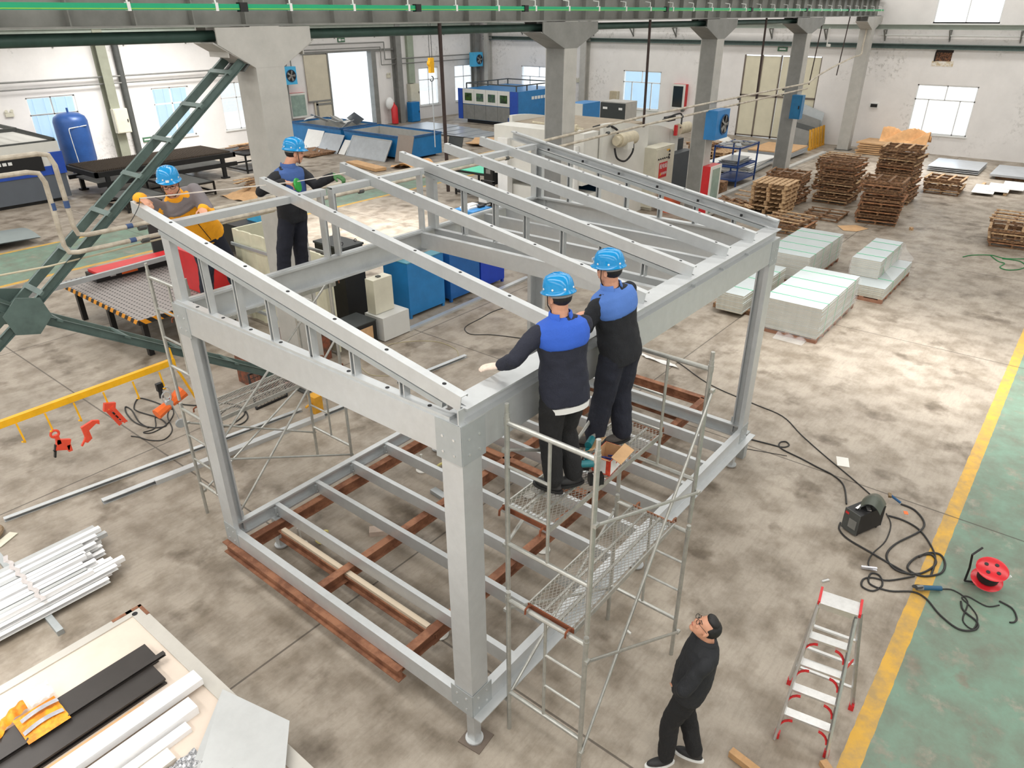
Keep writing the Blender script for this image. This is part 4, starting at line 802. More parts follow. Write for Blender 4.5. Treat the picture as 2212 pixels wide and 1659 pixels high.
one('kraft_roll',CB,'folded brown cardboard wrap lying in front of the silver tray','cardboard',lambda q:q.ob((18.0,22.3,.08),.55,2.4,.12,-.15))
one('kraft_paper',mat('kraft paper',(214,164,112),.8,0,.15,6),'crumpled orange kraft paper beside the right scrap skip','paper',lambda q:q.grid(lambda u,v:Vector((18.6+1.4*u,19.6+1.8*v,.03+.25*abs(math.sin(7*u+3*v))*math.sin(PI*v)+.08*math.sin(19*u*v))),14,14),smooth=True)
for i in range(5):
    one('steel_sheet',SHT,NTH[i]+' bright steel sheet on the floor before the far laser cutter, counted from the right','sheet',lambda q:q.ob((28.0+random.uniform(-.4,.4),26.6+(-1.6+.9*i),.03+.03*i),2.4,2.6,.02,random.uniform(-.1,.1)),'steel sheets on the floor by the far laser cutter')
for i in range(3):
    one('cardboard_sheet',CB,PO(i,3)+' cardboard sheet on the pile beside the floor steel sheets','cardboard',lambda q:q.ob((26.4,21.9,.06+.05*i),2.0,2.4,.03,.3*i),'cardboard pile near the steel sheets')
# far blue laser cutter
LG=mat('laser safety glass',(52,92,36),.15,0,.5,5,c2=(20,36,18))
r=thing('laser_cutter','white and blue laser cutting machine with green windows at the far left wall','machine',(34,26.8,0))
b=MB(); b.box(31.75,36.0,24.7,29.0,.2,1.95); b.build('casing',BL,r); b=MB(); b.box(31.9,35.8,24.9,28.8,0,.2); b.build('base',BK,r)
for k in range(4):
    y=25.25+k*.93; b=MB(); b.box(31.70,31.75,y+.01,y+.92,1.1,1.95); d=b.build('upper_door',WM,r); WL[d.name]=WL[r.name]
    b=MB(); b.box(31.69,31.70,y+.18,y+.74,1.28,1.72); b.build('window',LG,d); b=MB(); b.box(31.70,31.75,y+.01,y+.92,.22,1.06); b.build('lower_door',GS,r)
b=MB(); b.box(31.69,31.76,28.98,29.35,.2,1.95); b.build('end_panel',BL2,r); b=MB(); b.box(31.69,31.8,24.68,25.22,.2,1.95); b.build('corner_panel',BL2,r)
b=MB(); 
for i in range(9): b.box(33.1+i*.3,33.32+i*.3,24.68,24.70,1.45,1.62)
b.build('lettering',WH,r)
b=MB()
for p,q in (((31.9,24.9),(35.9,24.9)),((31.9,28.8),(35.9,28.8)),((31.9,24.9),(31.9,28.8)),((35.9,24.9),(35.9,28.8))): b.bar((*p,2.25),(*q,2.25),.06,.06)
for i in range(5):
    for y in (24.9,28.8): b.bar((31.9+i,y,1.95),(31.9+i,y,2.25),.06,.06)
b.build('top_frame',GD,r)
# press brake
r=thing('press_brake','large white press brake beside the second crane column with a motor on its side','machine',(17,11,0))
def plate(b,y0,y1,x0,x1,z1,arc,n=10):
    pts=[(x0,0),(x1,0)]+[(x1-(x1-x0)*i/n,z1-arc*(1-math.sin(PI*(.0+.5*i/n)))) for i in range(n+1)]
    N=len(pts); b.add([(x,y0,z) for x,z in pts]+[(x,y1,z) for x,z in pts],[tuple(range(N)),tuple(range(2*N-1,N-1,-1))]+[(i,i+N,(i+1)%N+N,(i+1)%N) for i in range(N)])
b=MB(); plate(b,9.0,9.12,16.1,18.9,3.05,.35); b.build('side_plate',WM,r); b=MB(); plate(b,12.5,12.62,16.1,18.9,3.05,.35); b.build('side_plate',WM,r)
b=MB(); b.box(15.3,16.15,9.15,12.6,1.35,2.85); b.build('ram',WM,r); b=MB(); b.box(15.1,15.35,9.3,9.7,0,2.5); b.build('front_column',WH,r); b=MB(); b.box(15.1,15.35,11.9,12.3,0,2.5); b.build('front_column',WH,r)
b=MB(); b.box(15.4,16.1,9.15,12.5,0,1.05); b.build('bed',WM,r); b=MB(); b.box(16.2,18.8,9.12,12.5,2.75,2.85); b.build('top_deck',mat('dusty deck',(150,138,120),.8,0,.15,4),r)
b=MB(); b.box(16.3,18.6,9.6,12.2,.5,.9); b.build('back_gauge',BL,r); b=MB(); b.box(18.7,18.85,9.12,12.5,0,2.75); b.build('back_panel',WM,r)
b=MB(); b.tube([(16.6,8.75,2.55),(17.5,8.75,2.55)],.2,16); b.tube([(16.45,8.75,2.55),(16.6,8.75,2.55)],.14,12); b.build('motor',mat('dusty motor cream',(196,186,162),.7,0,.15,8),r,True); b=MB(); b.ob((17.0,8.62,2.38),.35,.15,.2); b.build('junction_box',WM,r)
b=MB(); b.tube(spline([(16.0,9.3,2.95),(16.4,9.1,3.0),(16.7,8.9,2.85),(16.7,8.85,2.7)],5),.035,8); b.tube(spline([(16.4,8.75,2.35),(16.5,8.7,2.05),(17.0,8.7,1.9),(17.5,8.75,2.1),(17.6,8.8,2.4)],5),.03,8); b.build('hydraulic_hose',BKR,r,True)
b=MB(); b.tube([(15.9,11.5,2.95),(15.5,9.3,2.95)],.03,6); b.lathe((15.6,9.6,2.95),[(.09,0),(.11,.05),(.09,.1)],12,(0,1,0)); b.lathe((15.55,10.6,2.95),[(.09,0),(.11,.05),(.09,.1)],12,(0,1,0)); b.ob((15.6,9.9,2.95),.15,.2,.15); b.build('valve_gear',MATS['dusty motor cream'],r,True)
b=MB(); b.box(15.08,15.1,9.45,9.6,2.55,2.65); b.build('warning_label',YE,r)
boxset('hydraulic_cabinet','narrow blue cabinet with exposed wiring left of the white press brake','cabinet',[('body',BLD,(17.1,17.9,13.0,13.5,0,2.8)),('side_panel',MATS['sky blue paint'],(17.9,18.2,13.0,13.4,0,2.8)),('white_drum',WM,(16.6,17.0,12.75,13.1,1.6,2.6))],(17.5,13.2,0))
boxset('welding_power_unit','blue and white welding unit standing beyond the press brake','welding machine',[('casing',BL,(24.6,26.0,15.4,16.2,1.8,2.5)),('front_panel',WM,(24.55,24.6,15.4,16.2,1.8,2.5)),('stand',WM,(24.6,26.0,15.4,16.2,0,1.8))],(25.3,15.8,0))
boxset('dark_compressor','dark grey cabinet with small dials beyond the press brake, under the blue window','cabinet',[('casing',GL,(29.1,30.2,15.9,17.3,0,2.15)),('front_panel',DKG,(29.05,29.1,15.9,17.3,1.0,2.1)),('dial',WH,((29.04,29.05,16.05,16.25,1.8,1.9),(29.04,29.05,16.9,17.15,1.8,1.9)))],(29.6,16.6,0))
boxset('beige_switchbox','small beige switch box on the back wall behind the press brake','switch box',[('casing',mat('beige box',(176,164,140),.6),(36.5,XB,20.9,21.4,1.2,1.85))],(36.65,21.1,1.2))
# second machine with distribution cabinet
r=thing('punch_press','white arch topped machine with a motor right of the press brake','machine',(20.6,9.4,0)); b=MB(); plate(b,9.3,9.42,19.3,21.7,2.65,.5); b.build('arch_plate',WM,r); b=MB(); b.box(20.5,22.4,9.42,10.4,0,1.9); b.build('body',DKG,r)
b=MB(); b.box(20.4,22.3,8.95,9.3,0,1.55); b.build('guard_panel',mat('dark guard',(66,72,76),.5,0,.1,3),r); b=MB(); b.tube([(21.2,9.1,2.35),(22.0,9.1,2.35)],.19,14); b.build('motor',MATS['dusty motor cream'],r,True); b=MB(); b.tube(spline([(20.2,9.2,2.75),(20.8,9.0,2.9),(21.4,9.1,2.8),(21.2,9.0,2.4)],5),.03,6); b.ob((20.7,9.2,2.75),.5,.2,.15); b.build('hoses',BKR,r,True); b=MB(); b.ob((20.95,9.05,2.35),.1,.1,.35); b.build('red_fitting',RD,r)
r=thing('distribution_cabinet','white electrical distribution cabinet with a red warning sign','cabinet',(19.4,8.9,0)); b=MB(); b.box(18.75,20.1,8.6,9.1,.1,2.05); b.box(18.85,20,8.65,9.05,0,.1); b.build('casing',CRD,r); b=MB(); b.box(18.78,19.75,8.58,8.6,.15,2.0); b.build('door',CRD,r)
b=MB(); b.box(19.05,19.6,8.570,8.58,1.05,1.55); b.build('warning_sign',RD,r,label='red distribution box warning sign'); b=MB()
for i in range(6): b.lathe((18.95+i*.14,8.575,1.68),[(.025,0),(.025,.03)],8,(0,-1,0))
b.build('indicator',BK,r); b=MB(); b.box(19.5,19.7,8.57,8.58,1.9,1.94); b.build('yellow_label',YE,r)
for k,(z,n) in enumerate(((1.92,1),(1.8,1),(1.7,1))): b=MB(); b.lathe((19.68,8.57,z-.05),[(.035,0),(.035,.02)],10,(0,-1,0)); b.build('switch_knob',BK,r)
def text(body,loc,size,m,parent,rot=(PI/2,0,0),ext=.002,name='lettering',al='CENTER'):
    c=bpy.data.curves.new(name,'FONT'); c.body=body; c.size=size; c.extrude=ext; c.align_x=al; c.align_y='CENTER'
    o=bpy.data.objects.new(name,c); dg=bpy.context.evaluated_depsgraph_get(); COL.objects.link(o); dg.update(); me=bpy.data.meshes.new_from_object(o.evaluated_get(dg)); bpy.data.objects.remove(o)
    o=bpy.data.objects.new(name,me); me.materials.clear(); me.materials.append(m); COL.objects.link(o); off=WL.get(parent.name,Vector()); o.parent=parent; o.location=Vector(loc)-off; o.rotation_euler=rot; return o
try:
    text('\u914d\u7535\u7bb1',(19.325,8.566,1.42),.17,WH,r); text('\u6709\u7535\u5371\u9669',(19.38,8.566,1.18),.10,WH,r)
except Exception as e: print('text',e)
b=MB(); b.add([(19.10,8.566,1.13),(19.20,8.566,1.13),(19.15,8.566,1.24)],[(0,1,2)]); b.build('warning_triangle',YE,r)
one('orange_box',mat('orange box',(206,96,62),.6,0,.1,4),'orange box on the floor between the press brake and the distribution cabinet','box',lambda q:q.box(18.9,19.5,7.9,8.4,0,.6))
one('wood_crate',WB,'small wooden block on the floor by the blue rack','block',lambda q:q.box(22.6,23.0,7.75,8.15,0,.45))
# cutting mat table and control box
tb=ftable(16.6,17.9,13.3,15.6,.9,'black table with a bright green cutting mat, seen through the rafters'); 
one('cutting_mat',mat('bright green mat',(96,214,176),.5,0,.04,4),'bright green mat on the black table seen through the rafters','mat',lambda q:q.box(16.65,17.85,13.35,15.5,.90,.915))
boxset('control_box','black control box with a yellow warning triangle in front of the green mat','control box',[('casing',BK,(15.9,16.2,13.2,13.6,.75,1.35)),('post',BK,(16.0,16.1,13.35,13.45,0,.75)),('screen',GS,(15.89,15.9,13.3,13.5,1.12,1.27))],(16.05,13.4,0))
boxset('roll_stand','black stand with a white roll below the press brake','stand',[('frame',BK,((15.0,15.06,12.9,12.96,0,1.1),(15.0,15.06,12.4,12.46,0,1.1),(15.0,15.06,12.4,12.96,1.06,1.12),(14.7,15.1,12.3,13.0,.3,.36))),('roll',WH,(14.75,14.95,12.5,12.85,.36,.9))],(15,12.6,0))
boxset('tool_chest','bright blue tool chest on the floor behind the rafters with a white bag on top','tool chest',[('body',BL,(13.4,14.3,11.9,12.7,0,.5)),('bag',WH,((13.55,14.0,12.2,12.6,.5,.55),(13.7,14.1,12.3,12.55,.55,.6))),('strap',BK,((13.95,14.2,12.1,12.25,.5,.56)))],(13.8,12.3,0))
boxset('folding_chair','black framed chair behind the blue tool chest','chair',[('seat',BK,(14.6,15.0,12.5,12.9,.42,.45)),('backrest',BK,((14.98,15.02,12.5,12.9,.75,.85))),('leg',BK,((14.6,14.64,12.5,12.54,0,.42),(14.6,14.64,12.86,12.9,0,.42),(14.98,15.02,12.5,12.54,0,.85),(14.98,15.02,12.86,12.9,0,.85)))],(14.8,12.7,0))
# blue cabinets
def bcab(x0,x1,y0,y1,z,m,label,top=None):
    r=thing('blue_cabinet',label,'cabinet',((x0+x1)/2,(y0+y1)/2,0)); b=MB(); b.box(x0,x1,y0,y1,.08,z-.01); b.build('body',m,r); b=MB(); b.box(x0-.01,x1+.01,y0-.01,y1+.01,z-.01,z+.01); b.build('top',top or m,r)
    for x in (x0+.04,x1-.04):
        for y in (y0+.04,y1-.04): b=MB(); b.box(x-.03,x+.03,y-.03,y+.03,0,.08); b.build('foot',m,r)
    return r
TL=mat('teal top',(70,132,150),.5,0,.12,3)
bcab(6.9,8.0,7.98,8.75,1.27,BL,'nearest light blue cabinet with a small tin on top',TL)
bcab(8.2,9.22,7.98,8.95,1.27,mat('mid blue paint',(28,92,158),.4,0,.1,3),'middle blue cabinet of the row seen under the frame')
bcab(9.27,10.15,7.98,8.9,1.2,mat('deep blue paint',(24,62,176),.4,0,.1,3),'deep royal blue cabinet at the right end of the row')
bcab(8.1,9.4,9.2,10.0,1.1,TL,'teal topped cabinet behind the blue cabinet row')
r=thing('tin','small white tin with an orange mark on the nearest blue cabinet','tin',(7.0,8.4,1.28)); b=MB(); b.lathe((7.05,8.35,1.28),[(.07,0),(.07,.13),(.06,.135)],18); b.build('tin_body',mat('white orange tin',(226,214,200),.5),r,True); b=MB(); b.box(6.975,6.985,8.31,8.38,1.31,1.38); b.build('label_mark',OR,r)
boxset('grey_box','low pale grey cabinet on the floor left of the blue cabinets','cabinet',[('body',mat('pale grey enamel',(204,204,200),.5,0,.04,2),(5.7,6.42,7.5,8.05,.02,.52))],(6.05,7.8,0))
r=boxset('beige_cabinet','upright beige electrical box standing on the low grey cabinet','electrical box',[('body',CRD,(5.75,6.25,7.75,8.0,.53,1.25)),('cap',GD,(5.95,6.03,7.83,7.91,1.25,1.28))],(6,7.88,.53))
boxset('black_box','small black box with a beige opening on the floor beside the grey cabinet','box',[('body',BK,(5.0,5.6,7.6,8.2,0,.5)),('opening',CB,(5.1,5.5,7.59,7.6,.08,.42)),('top',DKG,(4.99,5.61,7.59,8.21,.5,.52))],(5.3,7.9,0))
r=boxset('black_cabinet','tall black cabinet with lifting eyes behind the frame','cabinet',[('body',BK,(5.8,6.35,8.7,9.6,0,1.7)),('top',DKG,(5.78,6.37,8.68,9.62,1.7,1.74))],(6.1,9.1,0))
for (x,y) in ((5.9,8.8),(6.25,8.8),(6.25,9.5)): b=MB(); b.tube([(x+.03*math.cos(t),y,1.79+.03*math.sin(t)) for t in [k*.6 for k in range(11)]],.008,6); b.build('lifting_eye',BK,r,True)
r=thing('platform_trolley','grey hand trolley with a bent tube handle behind the black cabinet','trolley',(7.0,9.6,0)); b=MB(); b.box(6.7,7.5,9.2,9.9,.15,.2); b.build('deck',BLD,r); b=MB(); b.tube(spline([(6.75,9.25,.2),(6.72,9.25,.9),(6.72,9.4,1.0),(6.72,9.75,1.0),(6.72,9.87,.9),(6.75,9.87,.2)],5),.018,8); b.build('handle',GS,r,True)
for x in (6.8,7.4):
    for y in (9.3,9.8): b=MB(); b.lathe((x,y,.07),[(.07,-.02),(.07,.02)],14,(0,1,0)); b.build('wheel',BKR,r)
one('office_chair',BKR,'dark swivel chair base behind the beige box','chair',lambda q:(q.lathe((7.3,8.9,.4),[(.05,-.3),(.05,0),(.25,.02),(.22,.08)],16),[q.bar((7.3,8.9,.1),(7.3+.28*math.cos(a),8.9+.28*math.sin(a),.04),.04,.04) for a in [k*1.256 for k in range(5)]]))
one('floor_rail',ZI,'long pale steel channel on the floor in front of the blue cabinets','channel',lambda q:q.prof((6.41,7.57,0),(10.69,7.65,0),chan(.12,.05,.006,.01,1)))
# cream corrugated booth
r=thing('cream_booth','cream corrugated metal booth panels behind the frame','booth',(4.9,9.3,0)); b=MB(); N=56
def zz(i): return .0 if (i%8) not in (3,4) else -.03
vs=[];
for i in range(N+1): y=7.75+3.2*i/N; vs+=[(4.75+zz(i),y,.05),(4.75+zz(i),y,2.0),(4.79+zz(i),y,2.0),(4.79+zz(i),y,.05)]
b.add(vs,[(i*4+k,i*4+(k+1)%4,(i+1)*4+(k+1)%4,(i+1)*4+k) for i in range(N) for k in range(4)]+[(3,2,1,0),(N*4,N*4+1,N*4+2,N*4+3)]); b.build('corrugated_panel',CR,r)
b=MB(); b.box(4.79,5.6,10.9,10.95,.05,2.0); b.build('side_panel',CR,r); b=MB()
b.bar((4.69,7.75,1.7),(4.69,10.95,1.7),.04,.06); b.bar((4.69,7.75,.3),(4.69,10.95,.3),.04,.06); b.bar((4.7,7.74,0),(4.7,7.74,2.02),.05,.05); b.bar((4.75,9.4,0),(4.75,9.4,2.02),.05,.05); b.build('frame_bar',ZD,r)
# rusty boxes, grate and hoist gear on the floor
one('rusty_box',mat('rust red flaking steel',(140,80,56),.85,0,.35,6,c2=(92,66,54)),'rust red flaking metal box by the foot of the nearest crane column','box',lambda q:q.box(3.95,4.55,7.75,8.5,0,.65))
one('rusty_box',MATS['rust red flaking steel'],'second rust brown box left of the crane column foot','box',lambda q:q.box(2.85,3.2,7.55,8.3,0,.6))
one('steel_grate',BK,'black wire grate leaning on the rusty box','grate',lambda q:([q.bar((2.45+.55*i/8,7.1,.02),(2.6+.55*i/8,7.45,.5),.008,.008) for i in range(9)],[q.bar((2.45+.15*j/7,7.1+.35*j/7,.02+.48*j/7),(3.0+.15*j/7,7.1+.35*j/7,.02+.48*j/7),.008,.008) for j in range(8)],q.bar((2.42,7.1,.02),(3.04,7.1,.02),.03,.03),q.bar((2.58,7.45,.5),(3.2,7.45,.5),.03,.03),q.bar((2.42,7.1,.02),(2.58,7.45,.5),.03,.03),q.bar((3.04,7.1,.02),(3.2,7.45,.5),.03,.03)))
one('yellow_tool',YD,'yellow boxed tool standing on the floor behind the scaffold legs','tool box',lambda q:(q.box(2.95,3.1,6.15,6.35,0,.32),q.tube([(2.95,6.25,.2),(2.8,6.2,.2)],.02,6)))
# perforated welding table with red machine
r=thing('perforated_table','large perforated steel table with black and yellow hazard edge','table',(3.4,12.2,0)); hz=bpy.data.materials.new('hazard stripes'); hz.use_nodes=True; t=hz.node_tree; bb_=t.nodes['Principled BSDF']
tc=nd(t,'ShaderNodeTexCoord'); wv=nd(t,'ShaderNodeTexWave'); wv.wave_type='BANDS'; wv.bands_direction='DIAGONAL'; wv.inputs['Scale'].default_value=2.6; t.links.new(tc.outputs['Object'],wv.inputs[0]); cr2=nd(t,'ShaderNodeValToRGB'); cr2.color_ramp.interpolation='CONSTANT'; cr2.color_ramp.elements[0].color=(.012,.012,.012,1); cr2.color_ramp.elements[1].position=.5; cr2.color_ramp.elements[1].color=(*lin((226,150,30)),1); t.links.new(wv.outputs[0],cr2.inputs[0]); t.links.new(cr2.outputs[0],bb_.inputs['Base Color'])
tx0,tx1,ty0,ty1=2.22,4.45,10.4,13.95
pm=bpy.data.materials.new('perforated plate'); pm.use_nodes=True; t=pm.node_tree; q_=t.nodes['Principled BSDF']; q_.inputs['Metallic'].default_value=.4; q_.inputs['Roughness'].default_value=.45
tc=nd(t,'ShaderNodeTexCoord'); vo=nd(t,'ShaderNodeTexVoronoi'); vo.inputs['Scale'].default_value=9.5; vo.inputs['Randomness'].default_value=0; t.links.new(tc.outputs['Object'],vo.inputs['Vector']); vo.voronoi_dimensions='2D'; rr_=nd(t,'ShaderNodeValToRGB'); rr_.color_ramp.interpolation='CONSTANT'; rr_.color_ramp.elements[0].color=(.01,.01,.01,1); rr_.color_ramp.elements[1].position=.2; rr_.color_ramp.elements[1].color=(*lin((150,144,140)),1); t.links.new(vo.outputs['Distance'],rr_.inputs[0]); t.links.new(rr_.outputs[0],q_.inputs['Base Color'])
b=MB(); b.box(tx0,tx1,ty0,ty1,.82,.86); b.build('table_top',pm,r); b=MB(); b.box(tx0-.01,tx0,ty0,ty1,.76,.86); b.box(tx0,tx1,ty0-.01,ty0,.76,.86); b.build('hazard_edge',hz,r)
for x in (tx0+.2,tx1-.2):
    for y in (ty0+.3,(ty0+ty1)/2,ty1-.3): b=MB(); b.box(x-.05,x+.05,y-.05,y+.05,0,.76); b.build('leg',BK,r)
b=MB(); b.box(tx0+.1,tx1-.1,ty0+.1,ty1-.1,.74,.82); b.build('under_frame',BK,r)
r=boxset('red_machine','long red and black machine lying along the back of the perforated table','machine',[('base',BK,(2.7,5.2,13.2,13.7,.87,1.02)),('red_cover',RD,(2.75,5.2,13.15,13.65,1.02,1.08)),('label_panel',mat('sticker grey',(180,180,180),.5),(3.0,3.12,13.19,13.2,.93,1.0)),('orange_label',OR,(3.25,3.6,13.19,13.2,.92,1.0))],(3.9,13.4,.87))
one('long_beam',ZD,'long grey beam leaning across the front of the red machine','beam',lambda q:q.bar((1.2,13.05,1.02),(5.4,13.05,1.12),.08,.1))
boxset('red_cabinet','bright red sheet metal housing behind the legs of the orange jacket worker','machine',[('housing',RD,(3.75,4.4,10.7,11.6,.87,1.7)),('dark_back',BK,(4.4,4.45,10.6,11.7,.87,1.75))],(4.1,11.1,.87))
one('dark_board',DKG,'dark upright board standing behind the perforated table','board',lambda q:q.box(4.45,4.9,14.1,14.16,0,1.9))
boxset('black_workbench','dark machine bench with pipes behind the cream booth','machine',[('bench',BK,(7.0,9.0,14.4,16.2,.2,.95)),('blue_unit',MATS['sky blue paint'],(7.6,8.1,14.6,15.1,.95,1.4)),('grey_unit',GS,(8.2,8.8,14.9,15.6,.95,1.2)),('leg',BK,((7.1,7.2,14.5,14.6,0,.2),(8.8,8.9,14.5,14.6,0,.2)))],(8,15.3,0))
# yellow tool rack
r=thing('yellow_tool_rack','bright yellow horizontal rack with hooks for lifting clamps','rack',(-.5,7.0,0)); b=MB(); b.bar((-2.6,7.0,1.37),(1.22,7.0,1.41),.07,.09); b.build('beam',YE,r)
b=MB(); b.bar((1.2,7.0,1.41),(1.2,7.05,1.62),.04,.04); b.bar((1.2,7.0,1.38),(1.62,7.0,0),.03,.03); b.build('post',YE,r); b=MB(); b.bar((-2.5,7.0,1.35),(-2.6,7.0,0),.05,.05); b.build('post',YE,r)
HX=(-.94,-.6,-.24,.15,.56,.95)
for x in HX: b=MB(); b.bar((x,6.96,1.34),(x+.02,6.94,1.06),.02,.02); b.bar((x+.02,6.94,1.06),(x-.02,6.9,1.10),.02,.02); b.build('hook',YE,r)
def clampA(x,z,label):
    r=thing('lifting_clamp',label,'lifting clamp',(x,6.92,z)); b=MB(); b.tube([(x+.05*math.cos(t),6.92,z-.03+.05*math.sin(t)) for t in [k*.52 for k in range(13)]],.017,8); b.ob((x+.01,6.92,z-.12),.05,.05,.14,0); b.ob((x+.05,6.92,z-.22),.17,.05,.15,0,0,.4); b.ob((x+.11,6.92,z-.3),.05,.05,.1); b.build('body',RO,r,True); b=MB(); b.ob((x-.06,6.92,z-.27),.02,.04,.18,0,0,.3); b.ob((x-.03,6.92,z-.26),.1,.03,.02); b.build('screw',BK,r)
def clampB(x,z,label):
    r=thing('lifting_clamp',label,'lifting clamp',(x,6.92,z)); b=MB()
    b.prof((x,6.90,z),(x,6.94,z),[(u*-1,w) for u,w in ((.06,0),(.05,-.16),(.08,-.22),(.04,-.25),(-.03,-.21),(-.02,-.08),(-.13,-.02),(-.17,-.05),(-.18,.01),(-.10,.04))]); b.bar((x-.06,6.92,z-.20),(x-.12,6.92,z-.27),.03,.02); b.build('body',RO,r)
def clampC(x,z,label):
    r=thing('lifting_clamp',label,'lifting clamp',(x,6.92,z)); b=MB(); b.ob((x-.02,6.92,z),.15,.05,.12,0,0,.3); b.bar((x,6.90,z),(x+.12,6.90,z-.3),.03,.05); b.bar((x-.06,6.94,z-.03),(x+.06,6.94,z-.33),.03,.05)
    for k in range(4): b.ob((x+.02+.03*k,6.92,z-.08-.07*k),.08,.05,.015,0,0,.3)
    b.build('body',RO,r); b=MB(); b.bar((x+.0,6.92,z-.1),(x+.07,6.92,z-.25),.03,.02); b.build('jaw',BK,r)
clampA(-.58,1.06,'red lifting clamp with a black screw, on the second yellow hook')
clampB(-.2,.98,'flat red hook shaped plate clamp on the third yellow hook'); clampC(.18,1.12,'narrow red beam clamp on the fourth yellow hook')
r=thing('electric_hoist','orange electric hoist with chain and black cables below the yellow rack','hoist',(1.0,6.95,.6)); b=MB(); b.tube([(.74,6.9,.74),(.95,6.93,.80)],[.085,.07],8); b.tube([(1.0,6.94,.82),(1.22,6.95,.92)],[.075,.1],8); b.build('hoist_body',OR,r,True,label='orange hoist housing'); b=MB()
b.tube([(.97+.06*math.cos(t),6.93,1.0+.1*math.sin(t)) for t in [k*.52 for k in range(13)]],.012,6); b.tube([(.94+.07*math.cos(t),6.9,.95+.09*math.sin(t)) for t in [k*.52 for k in range(13)]],.01,6); b.lathe((.95,6.9,.84),[(.06,-.03),(.06,.03)],10,(0,1,0)); b.build('chain',ZI,r,True); b=MB(); b.ob((.9,6.95,1.12),.09,.06,.12); b.tube([(.9,6.95,1.1),(.88,6.93,.95)],.03,8); b.build('pendant',BK,r,True)
b=MB(); b.lathe((1.05,6.9,.45),[(.07,-.02),(.08,0),(.07,.02)],14,(.3,1,0)); b.tube([(1.0,6.93,.78),(1.05,6.92,.5)],.006,5); b.build('hook_block',ZD,r,True)
cable('hoist_cable',[(1.53,8.24,0),(1.46,8.78,0),(1.36,9.07,0),(1.16,8.83,0),(1.13,8.61,0),(1.24,8.11,0),(1.19,7.8,0),(1.02,7.9,0),(0.92,8.26,0),(0.97,8.69,0),(1.07,8.95,0),(1.08,8.74,0),(0.97,8.27,0),(0.97,7.96,0)],.011,'thick black hoist cable coiled on the floor under the orange hoist')
cable('hoist_cable',[(1.44,8.49,0),(1.23,8.24,0),(1.04,7.87,0),(0.85,7.88,0),(0.94,7.76,0),(1.21,7.83,0),(1.46,8.07,0),(1.56,8.33,0),(1.36,8.08,0),(1.18,7.59,0),(0.95,7.41,0),(0.8,7.56,0),(0.73,7.8,0),(0.67,7.92,0)],.009,'thin black control cable from the hoist ending in a small plug')
cable('hoist_cable',[(1.67,8.51,0),(1.75,8.22,0),(1.94,7.94,0),(2.18,7.77,0),(2.31,7.4,0),(2.2,7.02,0),(2.02,6.88,0),(1.84,6.94,0),(1.72,7.14,0)],.011,'black cable loops on the floor behind the left rear scaffold')
cable('hoist_cable',[(1.68,7.07,0),(1.88,6.99,0),(2.21,7.13,0),(2.28,7.43,0),(2.11,7.51,0),(1.84,7.35,0),(1.81,7.15,0)],.011,'second black cable loop beside the rear scaffold planks')
cable('floor_cable',[(9.48,6.58,0),(8.52,6.84,0),(7.84,6.8,0),(7.38,6.76,0),(7.17,6.61,0),(7.11,6.36,0),(7.34,6.04,0),(7.5,5.68,0),(7.67,5.2,0)],.009,'black cable curving on the floor inside the frame near the blue cabinets')
cable('floor_wire',[(5.21,7.39,0),(5.67,7.35,0),(6.15,7.04,0),(6.4,6.61,0),(6.35,6.12,0),(6.14,5.86,0)],.006,'thin yellowish hose arc on the floor inside the frame','hose',mat('yellowish hose',(176,166,130),.6))
cable('floor_wire',[(4.61,6.96,0),(4.52,6.6,0),(4.71,6.3,0),(5.03,6.27,0),(5.24,5.85,0),(5.61,5.86,0),(6.04,5.83,0)],.006,'second thin yellowish hose on the floor near the loose channel','hose',MATS['yellowish hose'])
# steel profiles lying on the floor on the left
one('floor_channel',ZI,'long thin galvanised channel on the floor, reaching the left edge','channel',lambda q:q.prof((-1.42,7.1,0),(2.88,6.47,0),chan(.07,.05,.005,.01,-1)))
one('floor_channel',ZI,'galvanised channel on the floor under the rear scaffold, ending inside the frame','channel',lambda q:q.prof((-0.42,6.47,0),(3.84,5.94,0),chan(.09,.06,.005,.01,-1)))
one('floor_channel',ZI,'galvanised channel lying against another on the floor left of the post','channel',lambda q:q.prof((0.26,6.34,0),(2.98,5.99,0),chan(.07,.07,.005,.01,1)))
one('floor_channel',ZI,'galvanised channel on the floor seen through the left side of the roof','channel',lambda q:q.prof((4.59,5.91,0),(6.22,5.73,0),chan(.08,.05,.005,.01,-1)))
# ================================================================ white profiles and panel at lower left
k=0
for lay in range(3):
    for i in range(15-2*lay):
        y=4.80+.077*i+.05*lay+random.uniform(-.006,.006); xe=-.95+random.uniform(-.25,.22)+(.12 if i>8 else 0)-.05*lay; zb=.07+.062*lay; a=random.uniform(-.02,.02)
        m=WP if random.random()<.85 else ZI
        one('white_profile',m,('white' if m is WP else 'bare silver')+' profile, '+NTH[i]+' from the near side, '+('bottom','middle','top')[lay]+' layer of the lower left bundle','profile',lambda q:q.prof((-5.4,y-a*2,zb),(xe,y+a*2,zb),chan(.066,.055,.004,.008,random.choice((1,-1)))),'white profiles in the bundle' if m is WP else 'silver profiles in the bundle')
one('square_tube',ZD,'square galvanised tube lying on the floor across the white bundle','tube',lambda q:(q.prof((-1.78,4.42,.0),(-1.74,6.4,.0),[(-.035,0),(.035,0),(.035,.065),(-.035,.065)]),))
one('torn_tape',mat('grey torn film',(186,180,178),.7,0,.15,20),'strip of torn grey film across the top of the white bundle','film',lambda q:q.grid(lambda u,v:Vector((-1.78+.05*v+.015*math.sin(40*u),4.78+1.15*u,.262+.006*math.sin(60*u))),40,2))
